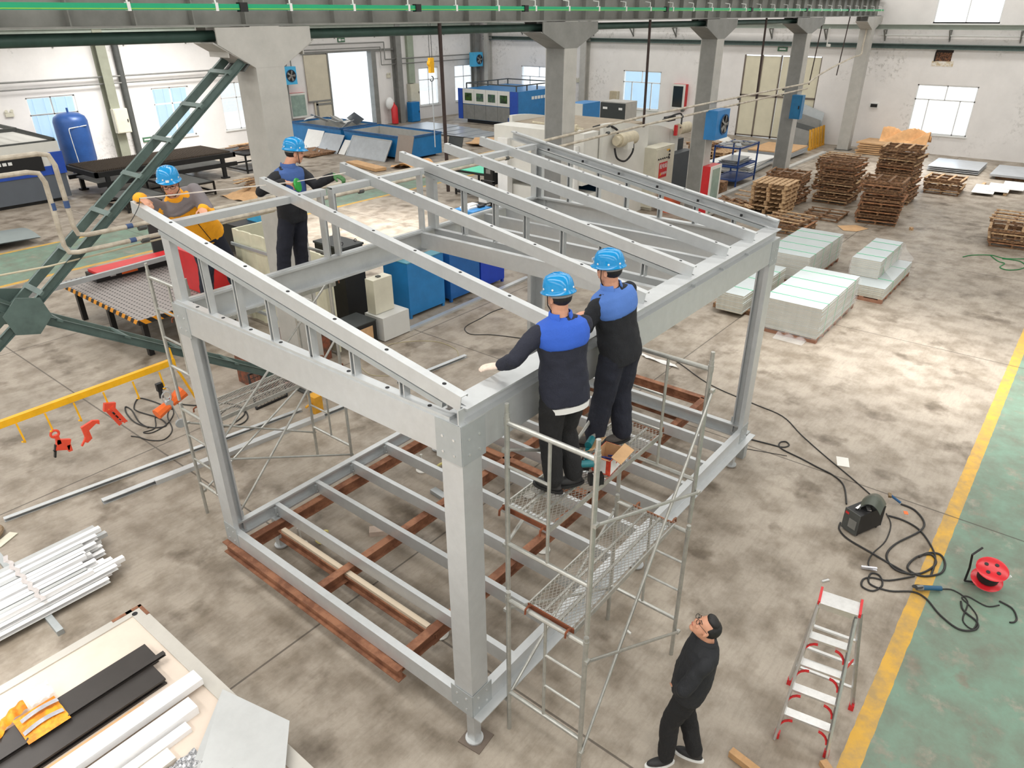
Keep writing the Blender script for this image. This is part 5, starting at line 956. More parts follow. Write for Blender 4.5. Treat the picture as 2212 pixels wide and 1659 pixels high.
one('crumpled_film',mat('crumpled film',(206,200,192),.5,0,.1,10),'small crumpled plastic film on the floor beside the white bundle','film',lambda q:q.grid(lambda u,v:Vector((-1.68,5.08,0)).lerp(Vector((-1.54,4.94,0)),u)+Vector((.12*v,.05*v,.02+.03*abs(math.sin(9*u+11*v))*math.sin(PI*v))),9,7))
one('paper_scrap',CRD,'pale torn board scrap on the floor at the left edge','paper',lambda q:q.ob((-1.56,6.66,0.01),.28,.12,.01,.5))
cable('rope',[(-2.1,7.6,.02),(-1.72,7.25,.02),(-1.52,6.95,.02),(-1.6,6.75,.02),(-1.8,6.7,.02),(-2.0,6.8,.02)],.03,'frayed brown rope at the left edge','rope',mat('brown rope',(130,110,86),.9,0,.3,40,.5,80))
PX0,PX1,PY0,PY1,PZ=-5.6,-1.17,-.6,3.70,.40
r=thing('wall_panel','large framed wall panel lying flat at the lower left, loaded with profiles','panel',(-3.4,1.6,.1))
b=MB(); b.box(PX0,PX1-.12,PY0+.1,PY1-.1,.26,PZ); b.build('board',mat('pale board',(218,203,188),.7,0,.08,2),r)
b=MB(); b.box(PX0,PX1,PY1-.10,PY1-.0,.22,PZ+.015); b.box(PX1-.13,PX1,PY0,PY1-.1,.22,PZ+.015); b.box(PX0,PX1,PY0,PY0+.1,.22,PZ+.015); b.build('frame',mat('pale frame metal',(196,192,184),.45,.3,.06,4),r)
b=MB(); b.box(PX1-.16,PX1+.002,PY1-.035,PY1+.003,.2,PZ+.02); b.box(PX1-.30,PX1-.1,PY1-.035,PY1+.003,PZ,PZ+.02); b.box(PX1-.03,PX1+.004,PY1-.2,PY1,.2,PZ+.02); b.build('corner_bracket',RU,r,label='rusty corner bracket')
b=MB(); b.lathe((PX1-.1,PY1-.09,PZ+.015),[(.028,0),(.028,.004)],14); b.build('hole',BK,r)
for x,y in ((-1.5,3.3),(-1.5,.9),(-4.5,3.3),(-4.5,.9)): b=MB(); b.box(x-.08,x+.08,y-.08,y+.08,0,.26); b.build('support_block',WB,r)
ZQ=PZ+.001
def lay(name,lb,cat,x0,x1,y0,y1,z,pr,m,yy=0): return one(name,m,lb,cat,lambda q:q.prof((x0,(y0+y1)/2,z),(x1,(y0+y1)/2+yy,z),pr))
bkp=mat('black coated channel',(62,58,56),.35,.2,.15,3)
lay('black_channel','wide black metal channel on the panel, the upper one','channel',-4.6,-1.42,2.82,3.08,ZQ,chan(.25,.07,.006,.02,1),bkp)
lay('black_channel','wide black metal channel on the panel, the lower one with worn marks','channel',-4.6,-1.50,2.50,2.78,ZQ,chan(.25,.07,.006,.02,-1),bkp)
lay('black_channel','narrow black metal strip between the two wide black channels','channel',-4.6,-1.36,2.77,2.81,ZQ+.075,chan(.05,.03,.004,.005,-1),bkp)
lay('cardboard_strip','cardboard strip under the white profiles on the panel','cardboard',-4.4,-1.75,2.3,2.44,ZQ,[(-.09,0),(.09,0),(.09,.04),(-.09,.04)],CB)
lay('white_box_profile','broad white box profile on the panel, nearest the black channels','profile',-4.8,-1.30,2.2,2.36,ZQ+.045,[(-.08,0),(.08,0),(.08,.07),(-.08,.07)],WP)
lay('white_box_profile','second white box profile on the panel with a grooved end','profile',-4.8,-1.48,1.98,2.14,ZQ+.0,chan(.16,.09,.005,.02,1),WP)
lay('white_box_profile','third flatter white profile on the panel','profile',-4.8,-1.62,1.86,1.95,ZQ,[(-.05,0),(.05,0),(.05,.05),(-.05,.05)],WP)
lay('wrapped_profile','paper wrapped profile with small red marks on the panel','profile',-4.8,-1.85,1.68,1.84,ZQ,[(-.07,0),(.07,0),(.075,.06),(-.07,.06)],mat('white paper wrap',(236,228,216),.8,0,.06,9))
lay('wood_lath','long pale wood lath on the panel beside the wrapped profile','lath',-4.8,-1.95,1.56,1.62,ZQ,[(-.03,0),(.03,0),(.03,.04),(-.03,.04)],WD)
lay('wood_lath','second pale wood lath on the panel, lying slightly askew','lath',-4.8,-2.15,1.38,1.5,ZQ,[(-.03,0),(.03,0),(.03,.04),(-.03,.04)],WD,.1)
one('kraft_paper_sheet',CB,'open brown kraft paper with printed marks on the panel','paper',lambda q:q.grid(lambda u,v:Vector((-3.2+1.25*u,1.0+.5*v,ZQ+.012+.02*math.sin(6*u+4*v))),8,6))
one('plastic_bag_screws',mat('cloudy plastic with screws',(206,206,208),.25,.2,.3,60,c2=(120,122,126)),'clear plastic bag of screws on the brown paper','bag',lambda q:q.grid(lambda u,v:Vector((-2.15+.45*u,1.42+.25*v,ZQ+.03+.05*math.sin(PI*u)*math.sin(PI*v)+.012*math.sin(23*u+17*v))),14,10))
one('aluminium_sheet',mat('brushed sheet',(206,208,208),.35,.5,.05,6),'bare aluminium sheet at the near corner of the panel','sheet',lambda q:q.add([(-1.06,1.20,ZQ+.10),(-1.22,2.02,ZQ+.03),(-2.0,1.35,ZQ+.05),(-2.6,.6,ZQ+.05),(-1.9,.2,ZQ+.1),(-1.06,1.20,ZQ+.106),(-1.22,2.02,ZQ+.036),(-2.0,1.35,ZQ+.056),(-2.6,.6,ZQ+.056),(-1.9,.2,ZQ+.106)],[(0,1,2,3,4),(9,8,7,6,5),(0,5,6,1),(1,6,7,2),(2,7,8,3),(3,8,9,4),(4,9,5,0)]))
one('red_rod',RD,'thin red strip lying on the aluminium sheet','rod',lambda q:q.bar((-1.62,1.18,ZQ+.115),(-2.2,.95,ZQ+.125),.015,.01))
r=thing('vest_package','orange reflective vests in clear bags on the black channels','vest package',(-2.5,2.9,ZQ+.07)); OV=mat('orange vest fabric',(246,160,30),.6,0,.25,12,c2=(214,120,20)); GB=mat('reflective strip',(170,170,176),.3,.2,.2,20)
c=Vector((-2.42,2.93,ZQ+.085))
b=MB(); b.grid(lambda u,v:c+Vector((-.16+.34*u,-.2+.36*v,.02+.03*math.sin(PI*u)*math.sin(PI*v)+.006*math.sin(30*u)*math.sin(22*v))),16,16); b.build('folded_vest',OV,r,True)
b=MB(); b.grid(lambda u,v:c+Vector((-.02-.28*u-.0*v,.22+.13*v-.16*u*u,.0+.05*math.sin(PI*v)*(1-.5*u)+.01*math.sin(20*u))),16,10); b.build('folded_vest',OV,r,True)
b=MB(); b.grid(lambda u,v:c+Vector((-.15+.32*u,-.10+.05*v,.035+.03*math.sin(PI*u)*.9)),12,2); b.grid(lambda u,v:c+Vector((-.12+.30*u,.03+.05*v,.055+.02*math.sin(PI*u))),12,2); b.build('reflective_strip',GB,r,True)
b=MB(); b.grid(lambda u,v:c+Vector((.0+.2*u,.16+.2*v,.03+.03*abs(math.sin(9*u+5*v)))),10,10); b.build('clear_bag',mat('clear bag film',(216,216,220),.15,0,.3,40,alpha=.6),r,True)
one('corner_caster',GD,'dark caster and brass fittings under the near corner of the panel','caster',lambda q:(q.lathe((-1.2,1.05,.06),[(.06,-.02),(.06,.02)],14,(0,1,0)),q.ob((-1.2,1.05,.15),.1,.08,.1)))
one('white_profile_end',WP,'end of a white profile at the bottom edge below the panel','profile',lambda q:q.bar((-1.18,1.16,0.1),(-1.4,1.09,0.1),.12,.05))
# ================================================================ wrapped panel stacks on the right
PW=mat('white insulated panel',(184,192,193),.35,.15,.05,2); PE=mat('panel edge foam',(198,194,180),.7,0,.12,14)
def pstack(x0,x1,y0,y1,z0,z1,n,where,straps=4,pal=True,grp=None):
    h=(z1-z0)/n
    for i in range(n):
        dx=random.uniform(-.008,.008); dy=random.uniform(-.008,.008)
        def f(q):
            q.box(x0+dx,x1+dx,y0+dy,y1+dy,z0+h*i+h*.86,z0+h*(i+1)-.001); q.k=1; q.box(x0+dx+.006,x1+dx-.006,y0+dy+.006,y1+dy-.006,z0+h*i,z0+h*i+h*.86)
        one('insulated_panel',[PW,PE],'pale insulated panel, '+PO(i,n)+' in the '+where,'panel',f,'insulated panels in the '+where)
    for k in range(straps):
        x=x0+(x1-x0)*(k+.6)/(straps+.2)
        one('green_strap',mat('green strapping',(70,196,140),.4,0,.05,5),NTH[k]+' green strap from the near end of the '+where,'strap',lambda q:(q.box(x,x+.015,y0-.012,y1+.012,z1+.0,z1+.006),q.box(x,x+.015,y0-.014,y0-.011,z0,z1+.006),q.box(x,x+.015,y1+.011,y1+.014,z0,z1+.006)),'green straps on the '+where)
    if pal:
        def f(q):
            for y in (y0+.05,(y0+y1)/2,y1-.05): q.box(x0,x1,y-.05,y+.05,z0-.03,z0-.002)
            for k in range(7): x=x0+.05+(x1-x0-.1)*k/6; q.box(x-.05,x+.05,y0,y1,z0-.10,z0-.03)
        one('flat_pallet',mat('reddish pallet wood',(150,108,86),.8,0,.2,9),'low reddish pallet under the '+where,'pallet',f)
FILM=mat('stretch film',(235,240,242),.12,0,.2,7,alpha=.22)
pstack(11.1,13.68,.57,1.76,.10,.75,15,'nearest panel stack',4)
pstack(14.35,17.0,1.9,3.0,.10,.75,15,'second large panel stack',4)
pstack(14.3,16.9,.12,1.05,.10,.36,6,'low stack under the small one',2)
pstack(14.95,17.05,.45,1.1,.365,.78,9,'small film wrapped stack',3,False)
pstack(11.45,14.0,2.3,2.92,.10,.52,10,'narrow stack behind the right post',3,False)
pstack(9.3,11.1,3.9,4.8,.12,.55,9,'stack seen through the rafters',2)
one('timber_skid',WB,'brown timber under the narrow stack sticking out','timber',lambda q:q.box(11.75,11.87,1.95,3.1,0,.1))
one('timber_skid',WB,'second brown timber under the narrow stack, farther back','timber',lambda q:q.box(13.3,13.42,1.98,3.1,0,.1))
def film(label,x0,x1,y0,y1,z0,z1,sl=.0):
    def f(q):
        q.grid(lambda u,v:Vector((x0+(x1-x0)*u,y0-.02-sl*(1-v)**1.5-.012*math.sin(25*u+9*v),z0+(z1-z0)*v)),22,8); q.grid(lambda u,v:Vector((x0-.02-.01*math.sin(17*u+5*v),y1+(y0-y1)*u,z0+(z1-z0)*v)),12,8); q.grid(lambda u,v:Vector((x1+.02+.01*math.sin(17*u+5*v),y0+(y1-y0)*u,z0+(z1-z0)*v)),12,8)
    one('stretch_film',FILM,label,'film',f,smooth=True)
film('clear stretch film around the nearest panel stack',11.1,13.7,.56,1.77,.08,.74)
film('clear stretch film around the panel stack behind the nearest one',14.35,17.02,1.89,3.01,.15,.74)
film('loose clear film flaring off the small wrapped stack',14.95,17.1,.44,1.12,.38,.77,.3)
one('film_tail',FILM,'crumpled film tail on the floor at the nearest panel stack','film',lambda q:q.grid(lambda u,v:Vector((10.8+.4*u,.75+.6*v,.02+.08*u*abs(math.sin(8*v)))),8,10))
# ================================================================ pallets
def make_pallet(m1,m2,kind):
    r=bpy.data.objects.new('wooden_pallet',None); COL.objects.link(r); r.empty_display_size=.1
    W,D=1.2,1.15
    if kind=='slat':
        b=MB()
        for x in (-.5,-.17,.17,.5): b.ob((x*W,0,.115),.07,D*1.05,.025,random.uniform(-.02,.02))
        b.build('top_slats',m1,r)
        for y in (-.48,0,.48): b=MB(); b.ob((0,y*D,.065),W,.05,.07,random.uniform(-.01,.01)); b.build('stringer',m2,r)
        b=MB()
        for x in (-.48,0,.48): b.ob((x*W,0,.015),.08,D,.022)
        b.build('bottom_slats',m2,r)
    else:
        b=MB()
        for i in range(7): b.ob((0,(-.5+i/6)*D*.92,.13),W,.13,.02)
        b.build('top_slats',m1,r)
        b=MB()
        for x in (-.45,0,.45):
            for y in (-.45,0,.45): b.ob((x*W,y*D,.075),.1,.1,.09)
        b.build('block',m2,r); b=MB()
        for y in (-.45,0,.45): b.ob((0,y*D,.018),W,.1,.022)
        b.build('bottom_slats',m1,r)
    return r
WR=mat('reddish pallet board',(172,122,84),.8,0,.3,12,c2=(118,80,54))
protos=[make_pallet(WD,WB,'slat'),make_pallet(WR,WB,'slat'),make_pallet(WD,WD,'block'),make_pallet(WB,WB,'slat')]
used=[False]*4
def stack(cx,cy,n,kinds,where,h=.135,ang=0,jit=.05,z0=0,toplab=None):
    for i in range(n):
        k=random.choice(kinds); p=protos[k]
        o=p if not used[k] else copy_tree(p); used[k]=True
        a=ang+random.uniform(-jit,jit)*1.2+(PI/2 if (i%2 and 2 not in kinds) else 0)
        o.location=(cx+random.uniform(-jit,jit),cy+random.uniform(-jit,jit),z0+h*i+.003); o.rotation_euler=(0,0,a); WL[o.name]=Vector(o.location)
        tag(o,('wooden pallet, '+PO(i,n)+' in the '+where) if n>1 else 'single wooden pallet '+where,'pallet','wooden pallets of the '+where)
stack(22.25,2.25,10,[1,1,3],'front right pallet stack',ang=.1,jit=.07)
stack(25.6,2.6,14,[0,3,1],'tallest pallet stack below the window',jit=.06)
stack(24.2,4.15,11,[1,3,0],'middle pallet stack',jit=.07)
stack(22.9,5.55,8,[1,3],'reddish stack left of the middle one',jit=.08)
stack(21.3,5.4,7,[2],'block pallet stack near the fourth column',h=.145,jit=.05)
stack(19.4,4.1,3,[0,1],'low stack just behind the panels',jit=.08)
stack(28.2,1.5,4,[0],'low pale stack beside the floor sheets',jit=.05)
stack(21.8,-1.5,4,[1,0],'brown stack at the right edge',jit=.05,ang=.1)
stack(21.9,-1.45,1,[0],'tilted on top at the right edge',z0=.66)
stack(20.6,6.5,2,[1],'low stack behind the third column',jit=.05)
stack(21.7,3.75,1,[3],'flat on the floor between the piles',jit=.02)
stack(26.4,4.9,9,[3,0],'stack hidden behind the middle one',jit=.07)
stack(29.3,10.9,3,[2],'pale block stack before the cream door',jit=.05); stack(29.6,11.8,5,[0],'pale slatted stack behind the fan heater',jit=.08)
for o,u in zip(protos,used):
    if not u:
        for c in list(o.children): bpy.data.objects.remove(c)
        bpy.data.objects.remove(o)
for i in range(18):
    a=random.uniform(-.5,.5)+.9; p=Vector((20.3+random.uniform(-.7,.9),6.0+random.uniform(-.5,.6),.05+.035*i)); d=Vector((math.cos(a),math.sin(a),random.uniform(-.15,.15))); L=random.uniform(.4,1.2)
    one('broken_board',random.choice((WD,WB)),'loose broken pallet board in the heap by the third crane column','board',lambda q:q.bar(p-d*L/2,p+d*L/2,.09,.02),'broken boards in the heap')
one('kraft_paper',MATS['kraft paper'],'crumpled orange kraft paper on the tall pallet stack by the window','paper',lambda q:q.grid(lambda u,v:Vector((27.0+.8*u,2.2+1.6*v,1.75+.5*abs(math.sin(5*u+6*v))*math.sin(PI*u))),12,14),smooth=True)
stack(27.4,3.0,12,[3],'stack under the orange kraft paper',jit=.05)
one('torn_cardboard',CB,'torn flat cardboard on the floor in front of the pallets','cardboard',lambda q:q.add([(20.75,3.06,0.01),(21.18,2.6,0.01),(20.96,2.17,0.01),(20.39,2.37,0.01),(20.26,2.72,0.01)],[(0,4,3,2,1)]))
one('wood_chip',WD,'small wood chip on the floor right of the pallet stack','wood chip',lambda q:q.ob((21.65,1.11,0.04),.12,.1,.08,.4))
for i in range(6): one('cardboard_sheet',CB,'flattened cardboard, '+PO(i,6)+' in the pile by the farthest crane column','cardboard',lambda q:q.ob((35.6,5.7,.05+.09*i),1.7,1.5,.06,random.uniform(-.12,.12)),'cardboard pile by the farthest column')
for i in range(3):
    one('flat_sheet',SHT,'pale flat steel sheet, '+PO(i,3)+' in the pile under the back window','sheet',lambda q:q.ob((33.4,1.9,.06+.07*i),2.3,1.9,.03,random.uniform(-.03,.03)),'sheets under the back window')
one('flat_sheet',SHT,'wide pale sheet panel on the floor nearest the right edge by the back wall','sheet',lambda q:q.box(31.9,34.4,-1.2,.5,.12,.2))
one('sheet_skid',WB,'dark wooden skid under the wide sheet panel by the back wall','skid',lambda q:q.box(32.1,34.2,-1,.3,0,.12))
for i,(x,y) in enumerate(((29.1,.25),(29.6,-.15),(30.2,-.55))): one('white_board_piece',WH,NTH[i]+' white board piece on the wooden bearers right of the pallets, from the left','board',lambda q:q.ob((x,y,.1+.02*i),1.7,.7,.02,.05),'white boards right of the pallets')
one('wood_bearer',WD,'pale wooden bearer under the white boards','timber',lambda q:(q.box(28.6,30.6,.4,.5,0,.08),q.box(28.8,30.8,-.5,-.4,0,.08)))
cable('green_rope',[(19.49,-0.67,0),(19.83,-0.84,0),(20.15,-1.24,0),(20.05,-1.53,0),(20.15,-1.79,0),(20.35,-2.04,0)],.012,'green rope lying on the floor at the right edge, straight part','rope',mat('green rope',(34,120,66),.7))
cable('green_rope',[(20.1,-1.25,0),(19.65,-1.48,0),(19.53,-1.65,0),(19.09,-1.6,0),(18.94,-1.78,0),(19.17,-2.01,0),(19.59,-2.12,0),(19.98,-1.97,0),(20.02,-1.75,0),(19.96,-1.54,0)],.012,'green rope lying in loops on the floor at the right edge','rope',MATS['green rope'])
# rack, sheets and stands near the cream door
r=thing('blue_rack','blue open steel rack with loose metal parts near the cream door','rack',(24.9,8.4,0))
for x in (24.0,25.8):
    for y in (7.85,8.85): b=MB(); b.box(x-.025,x+.025,y-.025,y+.025,0,1.5); b.build('upright',BLD,r)
for z in (.25,.75,1.45): b=MB(); b.bar((24,7.85,z),(25.8,7.85,z),.05,.05); b.bar((24,8.85,z),(25.8,8.85,z),.05,.05); b.bar((24,7.85,z),(24,8.85,z),.05,.05); b.bar((25.8,7.85,z),(25.8,8.85,z),.05,.05); b.box(24.05,25.75,7.9,8.8,z,z+.01) if z<1 else None; b.build('shelf',BLD,r)
for i in range(12): one('metal_part',random.choice((SHT,GS,ZD)),'small loose metal part on top of the blue rack','metal part',lambda q:q.ob((random.uniform(24.1,25.7),random.uniform(7.95,8.75),1.5),.3,.2,.05,random.uniform(0,3)),'metal parts on the blue rack')
for i in range(6): one('grey_plate',random.choice((GS,SHT)),'grey steel plate, '+PO(i,6)+' inside the blue rack','plate',lambda q:q.ob((24.9,8.35,.79+.03*i),1.3,.7,.02,random.uniform(-.15,.15)),'plates inside the blue rack')
for i in range(7): one('white_sheet_stock',random.choice((WH,SHT)),'white sheet, '+PO(i,7)+' in the floor pile behind the blue rack','sheet',lambda q:q.ob((28.0,9.3,.08+.05*i),3.2,1.8,.03,random.uniform(-.1,.1)),'white sheets behind the blue rack')
for i in range(5): one('board_sheet',SHT if i<4 else CB,'grey board, '+ORD[i]+' in the pile behind the fourth crane column' if i<4 else 'brown cardboard covering the board pile behind the fourth crane column','sheet',lambda q:q.ob((32.0,9.2,.13+.055*i),2.6,1.9,.05,random.uniform(-.05,.05)),'boards behind the fourth column' if i<4 else None)
one('dark_skid',BK,'dark skid under the board pile behind the fourth crane column','skid',lambda q:q.box(31,33,8.5,9.9,0,.1))
r=thing('yellow_sheet_stand','yellow upright rack holding leaning steel plates by the back wall','rack',(35.3,8.9,0))
for i in range(6): b=MB(); b.bar((34.3+i*.4,8.45,0),(34.36+i*.4,8.6,.95),.09,.09); b.build('upright',YD,r)
b=MB(); b.bar((34.2,8.5,.05),(36.5,8.5,.05),.1,.1); b.build('base_beam',YD,r)
for i in range(5):
    h=(1.0,.9,1.1,1.5,1.9)[i]; x=34.5+i*.4
    one('leaning_plate',(GS,SHT,GD,GS,ZD)[i],('shorter grey','bright','dark','tall grey','tallest pale')[i]+' plate leaning in the yellow stand','plate',lambda q:q.add([(x,8.7,.02),(x+.06,9.9,.02),(x+.35,9.9,h),(x+.3,8.7,h*.8),(x+.02,8.7,.02),(x+.08,9.9,.02),(x+.37,9.9,h),(x+.32,8.7,h*.8)],[(0,1,2,3),(7,6,5,4),(0,4,5,1),(1,5,6,2),(2,6,7,3),(3,7,4,0)]))
one('floor_rail',GL,'long pale floor channel running to the back corner past the rack','channel',lambda q:q.box(21.4,34,7.55,7.75,0,.08))
one('plastic_bags',WM,'white plastic bags piled in front of the cream door','bag',lambda q:(q.ell((30.6,12.2,.5),.6,.7,.5),q.ell((30.9,11.5,.4),.5,.5,.4)),smooth=True)
one('ceiling_camera',WM,'small white security camera hanging from a thin rod by the farthest column','camera',lambda q:(q.tube([(33.2,8.2,5.4),(33.2,8.2,4.75)],.02,6),q.ob((33.1,8.1,4.7),.3,.12,.1,.5)))
one('ceiling_camera',WM,'small white camera on a thin hanging rod left of the cream door','camera',lambda q:(q.tube([(34.5,14.2,9.9),(34.5,14.2,3.7)],.015,6),q.ob((34.4,14.1,3.65),.3,.12,.1,.5)))
for yy in range(2): pass
r=thing('floor_parts','small grey machine part on the floor behind the back post','machine part',(11.6,6.2,0)); b=MB(); b.ob((11.6,6.3,.1),.5,.15,.2); b.ob((12.0,6.0,.08),.3,.2,.16); b.build('housing',GS,r)
boxset('small_blue_unit','small grey blue unit standing beside the back post','cabinet',[('body',mat('grey blue paint',(92,118,156),.5,0,.05,3),(11.4,11.5,7.9,8.5,.05,.75)),('foot',BK,(11.4,11.5,8.0,8.4,0,.05)),('side',WM,(11.5,11.7,7.9,8.4,.05,.8))],(11.5,8.2,0))
# ================================================================ people
def remesh(o,vox,smooth=2,disp=0,dscale=.09,dsc=None):
    m=o.modifiers.new('union','REMESH'); m.mode='VOXEL'; m.voxel_size=vox; m.use_smooth_shade=True
    if smooth: s=o.modifiers.new('soften','SMOOTH'); s.factor=.5; s.iterations=smooth
    if disp:
        t=bpy.data.textures.new('folds','CLOUDS'); t.noise_scale=dscale; t.noise_depth=2
        d=o.modifiers.new('folds','DISPLACE'); d.texture=t; d.strength=disp; d.mid_level=.5; d.texture_coords='LOCAL'
def rings(b,secs,F,R,n=20,p=2.4):
    # secs: (centre, half width, half depth); superellipse sections in the plane of R and F
    out=[]
    for i,(c,w,d) in enumerate(secs):
        rg=[]
        for k in range(n):
            t=2*PI*k/n; ct,st=math.cos(t),math.sin(t); x=w*abs(ct)**(2/p)*(1 if ct>=0 else -1); y=d*abs(st)**(2/p)*(1 if st>=0 else -1); rg.append(Vector(c)+R*x+F*y)
        out.append(rg)
    b.loft(out)
def hand(b,w,d,nrm,right,s=1.0,curl=.35,fat=0,spread=.06):
    # w wrist, d along the hand, nrm palm side, right: +1 thumb towards side vector
    d=Vector(d).normalized(); nrm=Vector(nrm); nrm=(nrm-d*nrm.dot(d)).normalized(); sd=d.cross(nrm)*right
    M=Matrix((sd,nrm,d)).transposed()
    b.ell(w+d*.045*s,.042*s+fat,.017*s+fat,.055*s,12,8,M); b.ell(w+d*.0,.028*s+fat,.021*s+fat,.035*s,12,8,M)
    for i,(off,L) in enumerate(((.031,.070),(.011,.080),(-.010,.075),(-.030,.060))):
        p=w+d*.082*s+sd*off*s; dd=(d+sd*(off*spread*30)*.25).normalized(); pts=[p-d*.02]; 
        for k,fr in enumerate((.42,.33,.25)):
            a=curl*(k+.6); v=(dd*math.cos(a)+nrm*math.sin(a)); pts.append(pts[-1]+v*(L*fr*s+(.02 if k==0 else 0)))
        r=.0088*s+fat; b.tube(pts,[r*1.08,r,r*.92,r*.8],8); b.ell(pts[-1],r*.8,r*.8,r*.8,8,5)
        for q in pts[1:3]: b.ell(q,r*1.02,r*1.02,r*1.02,8,5)
    p=w+d*.02*s+sd*.028*s+nrm*.006; t1=(d*.62+sd*.75+nrm*.25).normalized(); t2=(d*.85+sd*.35+nrm*.4).normalized()
    r=.0105*s+fat; b.tube([p,p+t1*.042*s,p+t1*.042*s+t2*.034*s],[r*1.25,r,r*.82],8); b.ell(p+t1*.042*s+t2*.034*s,r*.82,r*.82,r*.82,8,5); b.ell(p+t1*.042*s,r,r,r,8,5)
def limb(b,pts,rs,n=14):
    b.tube(pts,rs,n)
    for p,r in zip(pts,rs): b.ell(p,r*.99,r*.99,r*.99,12,7)
def person(cfg):
    J={k:Vector(v) for k,v in cfg['J'].items()}; F=Vector(cfg['F']).normalized(); P,Cc,H=J['pelvis'],J['chest'],J['head']
    U=(Cc-P).normalized(); F=(F-U*F.dot(U)).normalized(); R=F.cross(U)
    HF=Vector(cfg['HF']).normalized(); HU=Vector(cfg.get('HU',(0,0,1))); HU=(HU-HF*HU.dot(HF)).normalized(); HR=HF.cross(HU); HM=Matrix((HR,HF,HU)).transposed()
    def hl(x,y,z): return H+HR*x+HF*y+HU*z
    base=(J['an_l']+J['an_r'])/2; base.z-=.09; r=thing('person',cfg['label'],'person',base)
    S=cfg.get('sw',.175); shl=Cc-R*S; shr=Cc+R*S; nb=Cc+U*.07
    for k,v in (('sh_l',shl),('sh_r',shr)): J.setdefault(k,v)
    Wd=(P.lerp(Cc,.42)); fat=cfg.get('fat',1.0)
    PF=Vector(cfg.get('PF',cfg['F'])).normalized(); PR=PF.cross(Vector((0,0,1))).normalized()
    hipl=P-PR*.09-Vector((0,0,.03)); hipr=P+PR*.09-Vector((0,0,.03))
    # body (skin)
    b=MB(); rings(b,[(P-U*.06,.14,.09),(P+U*.05,.145*fat,.1*fat),(Wd,.13*fat,.095*fat),(P.lerp(Cc,.75),.15*fat,.105*fat),(Cc-U*.02,.16,.1),(Cc+U*.05,.12,.075),(nb,.06,.06)],F,R)
    limb(b,[nb-U*.03,nb.lerp(H,.45),H-HU*.05-HF*.01],[.07,.062,.06])
    b.ell(hl(0,-.012,.03),.076,.096,.088,18,12,HM); b.ell(hl(0,.02,-.035),.064,.072,.072,16,10,HM); b.ell(hl(0,.052,-.088),.034,.032,.026,12,8,HM)
    b.ell(hl(0,.094,-.022),.012,.018,.02,10,7,HM); b.tube([hl(0,.086,.018),hl(0,.104,-.02)],[.008,.011],8)
    for s in (-1,1): b.ell(hl(s*.078,-.008,-.012),.009,.019,.031,10,7,HM); b.ell(hl(s*.034,.072,-.03),.02,.016,.018,10,7,HM); b.ell(hl(s*.03,.08,.022),.022,.009,.007,10,6,HM)
    b.ell(hl(0,.086,-.056),.022,.009,.006,10,6,HM); b.ell(hl(0,.084,-.066),.018,.009,.006,10,6,HM)
    for s in 'lr':
        limb(b,[J['sh_'+s]-U*.04+(Cc-J['sh_'+s])*.12,J['el_'+s],J['wr_'+s]],[.042,.038,.027]); hd=cfg['hand_'+s]
        if hd: hand(b,J['wr_'+s],hd[0],hd[1],hd[2],1.0,hd[3])
        limb(b,[hipl if s=='l' else hipr,J['kn_'+s],J['an_'+s]],[.08,.055,.042])
        tf=Vector(cfg['toe_'+s]).normalized(); limb(b,[J['an_'+s]-Vector((0,0,.04)),J['an_'+s]+tf*.12-Vector((0,0,.06))],[.035,.03])
    o=b.build('body',SK,r,True); remesh(o,.0062,1)
    # eyes, brows, lips
    for s in (-1,1):
        b=MB(); b.ell(hl(s*.031,.083,.004),.012,.006,.005,10,6,HM); b.build('eye',mat('dark eye',(34,24,20),.2),r,True)
        b=MB(); b.tube([hl(s*.015,.089,.024),hl(s*.032,.087,.028),hl(s*.048,.076,.024)],.0035,6); b.build('eyebrow',mat('black hair',(22,20,20),.55,0,.2,40),r,True)
    b=MB(); b.tube([hl(-.02,.087,-.060),hl(0,.097,-.059),hl(.02,.087,-.060)],.0042,6); b.build('lips',mat('lips',(176,96,84),.5),r,True)
    # hair
    hm=mat('black hair',(22,20,20),.55)
    b=MB(); b.ell(hl(0,-.030,.028),.084,.090,.088,18,12,HM) if cfg.get('bare') else b.ell(hl(0,-.028,.012),.080,.084,.074,18,12,HM)
    if cfg.get('bare'):
        b.ell(hl(0,.012,.088),.066,.066,.036,16,9,HM)
    o=b.build('hair',hm,r,True); remesh(o,.006,1,.004,.02)
    # jacket
    jm=cfg['jacket']; rj=cfg.get('rj',1.0); hem=cfg.get('hem',.05)
    b=MB(); rings(b,[(P-U*hem,.178*rj,.125*rj),(P-U*(hem-.02),.182*rj,.13*rj),(P+U*.08,.178*rj*fat,.13*rj*fat),(Wd+U*.02,.165*rj*fat,.125*rj*fat),(P.lerp(Cc,.75),.182*rj,.13*rj),(Cc-U*.03,.19*rj,.122*rj),(Cc+U*.035,.165*rj,.10*rj),(Cc+U*.075,.10,.08),(nb+U*.02,.072,.07)],F,R,24,2.3)
    ae=cfg.get('sleeve',(.073,.062,.05))
    for s in 'lr':
        A,E,Wr=J['sh_'+s],J['el_'+s],J['wr_'+s]; limb(b,[A-U*.02,A.lerp(E,.5),E,E.lerp(Wr,.5),E.lerp(Wr,.9)],[ae[0],(ae[0]+ae[1])/2,ae[1],(ae[1]+ae[2])/2,ae[2]])
    jk=o=b.build('jacket',jm,r,True); remesh(o,.011,3,.024,.11)
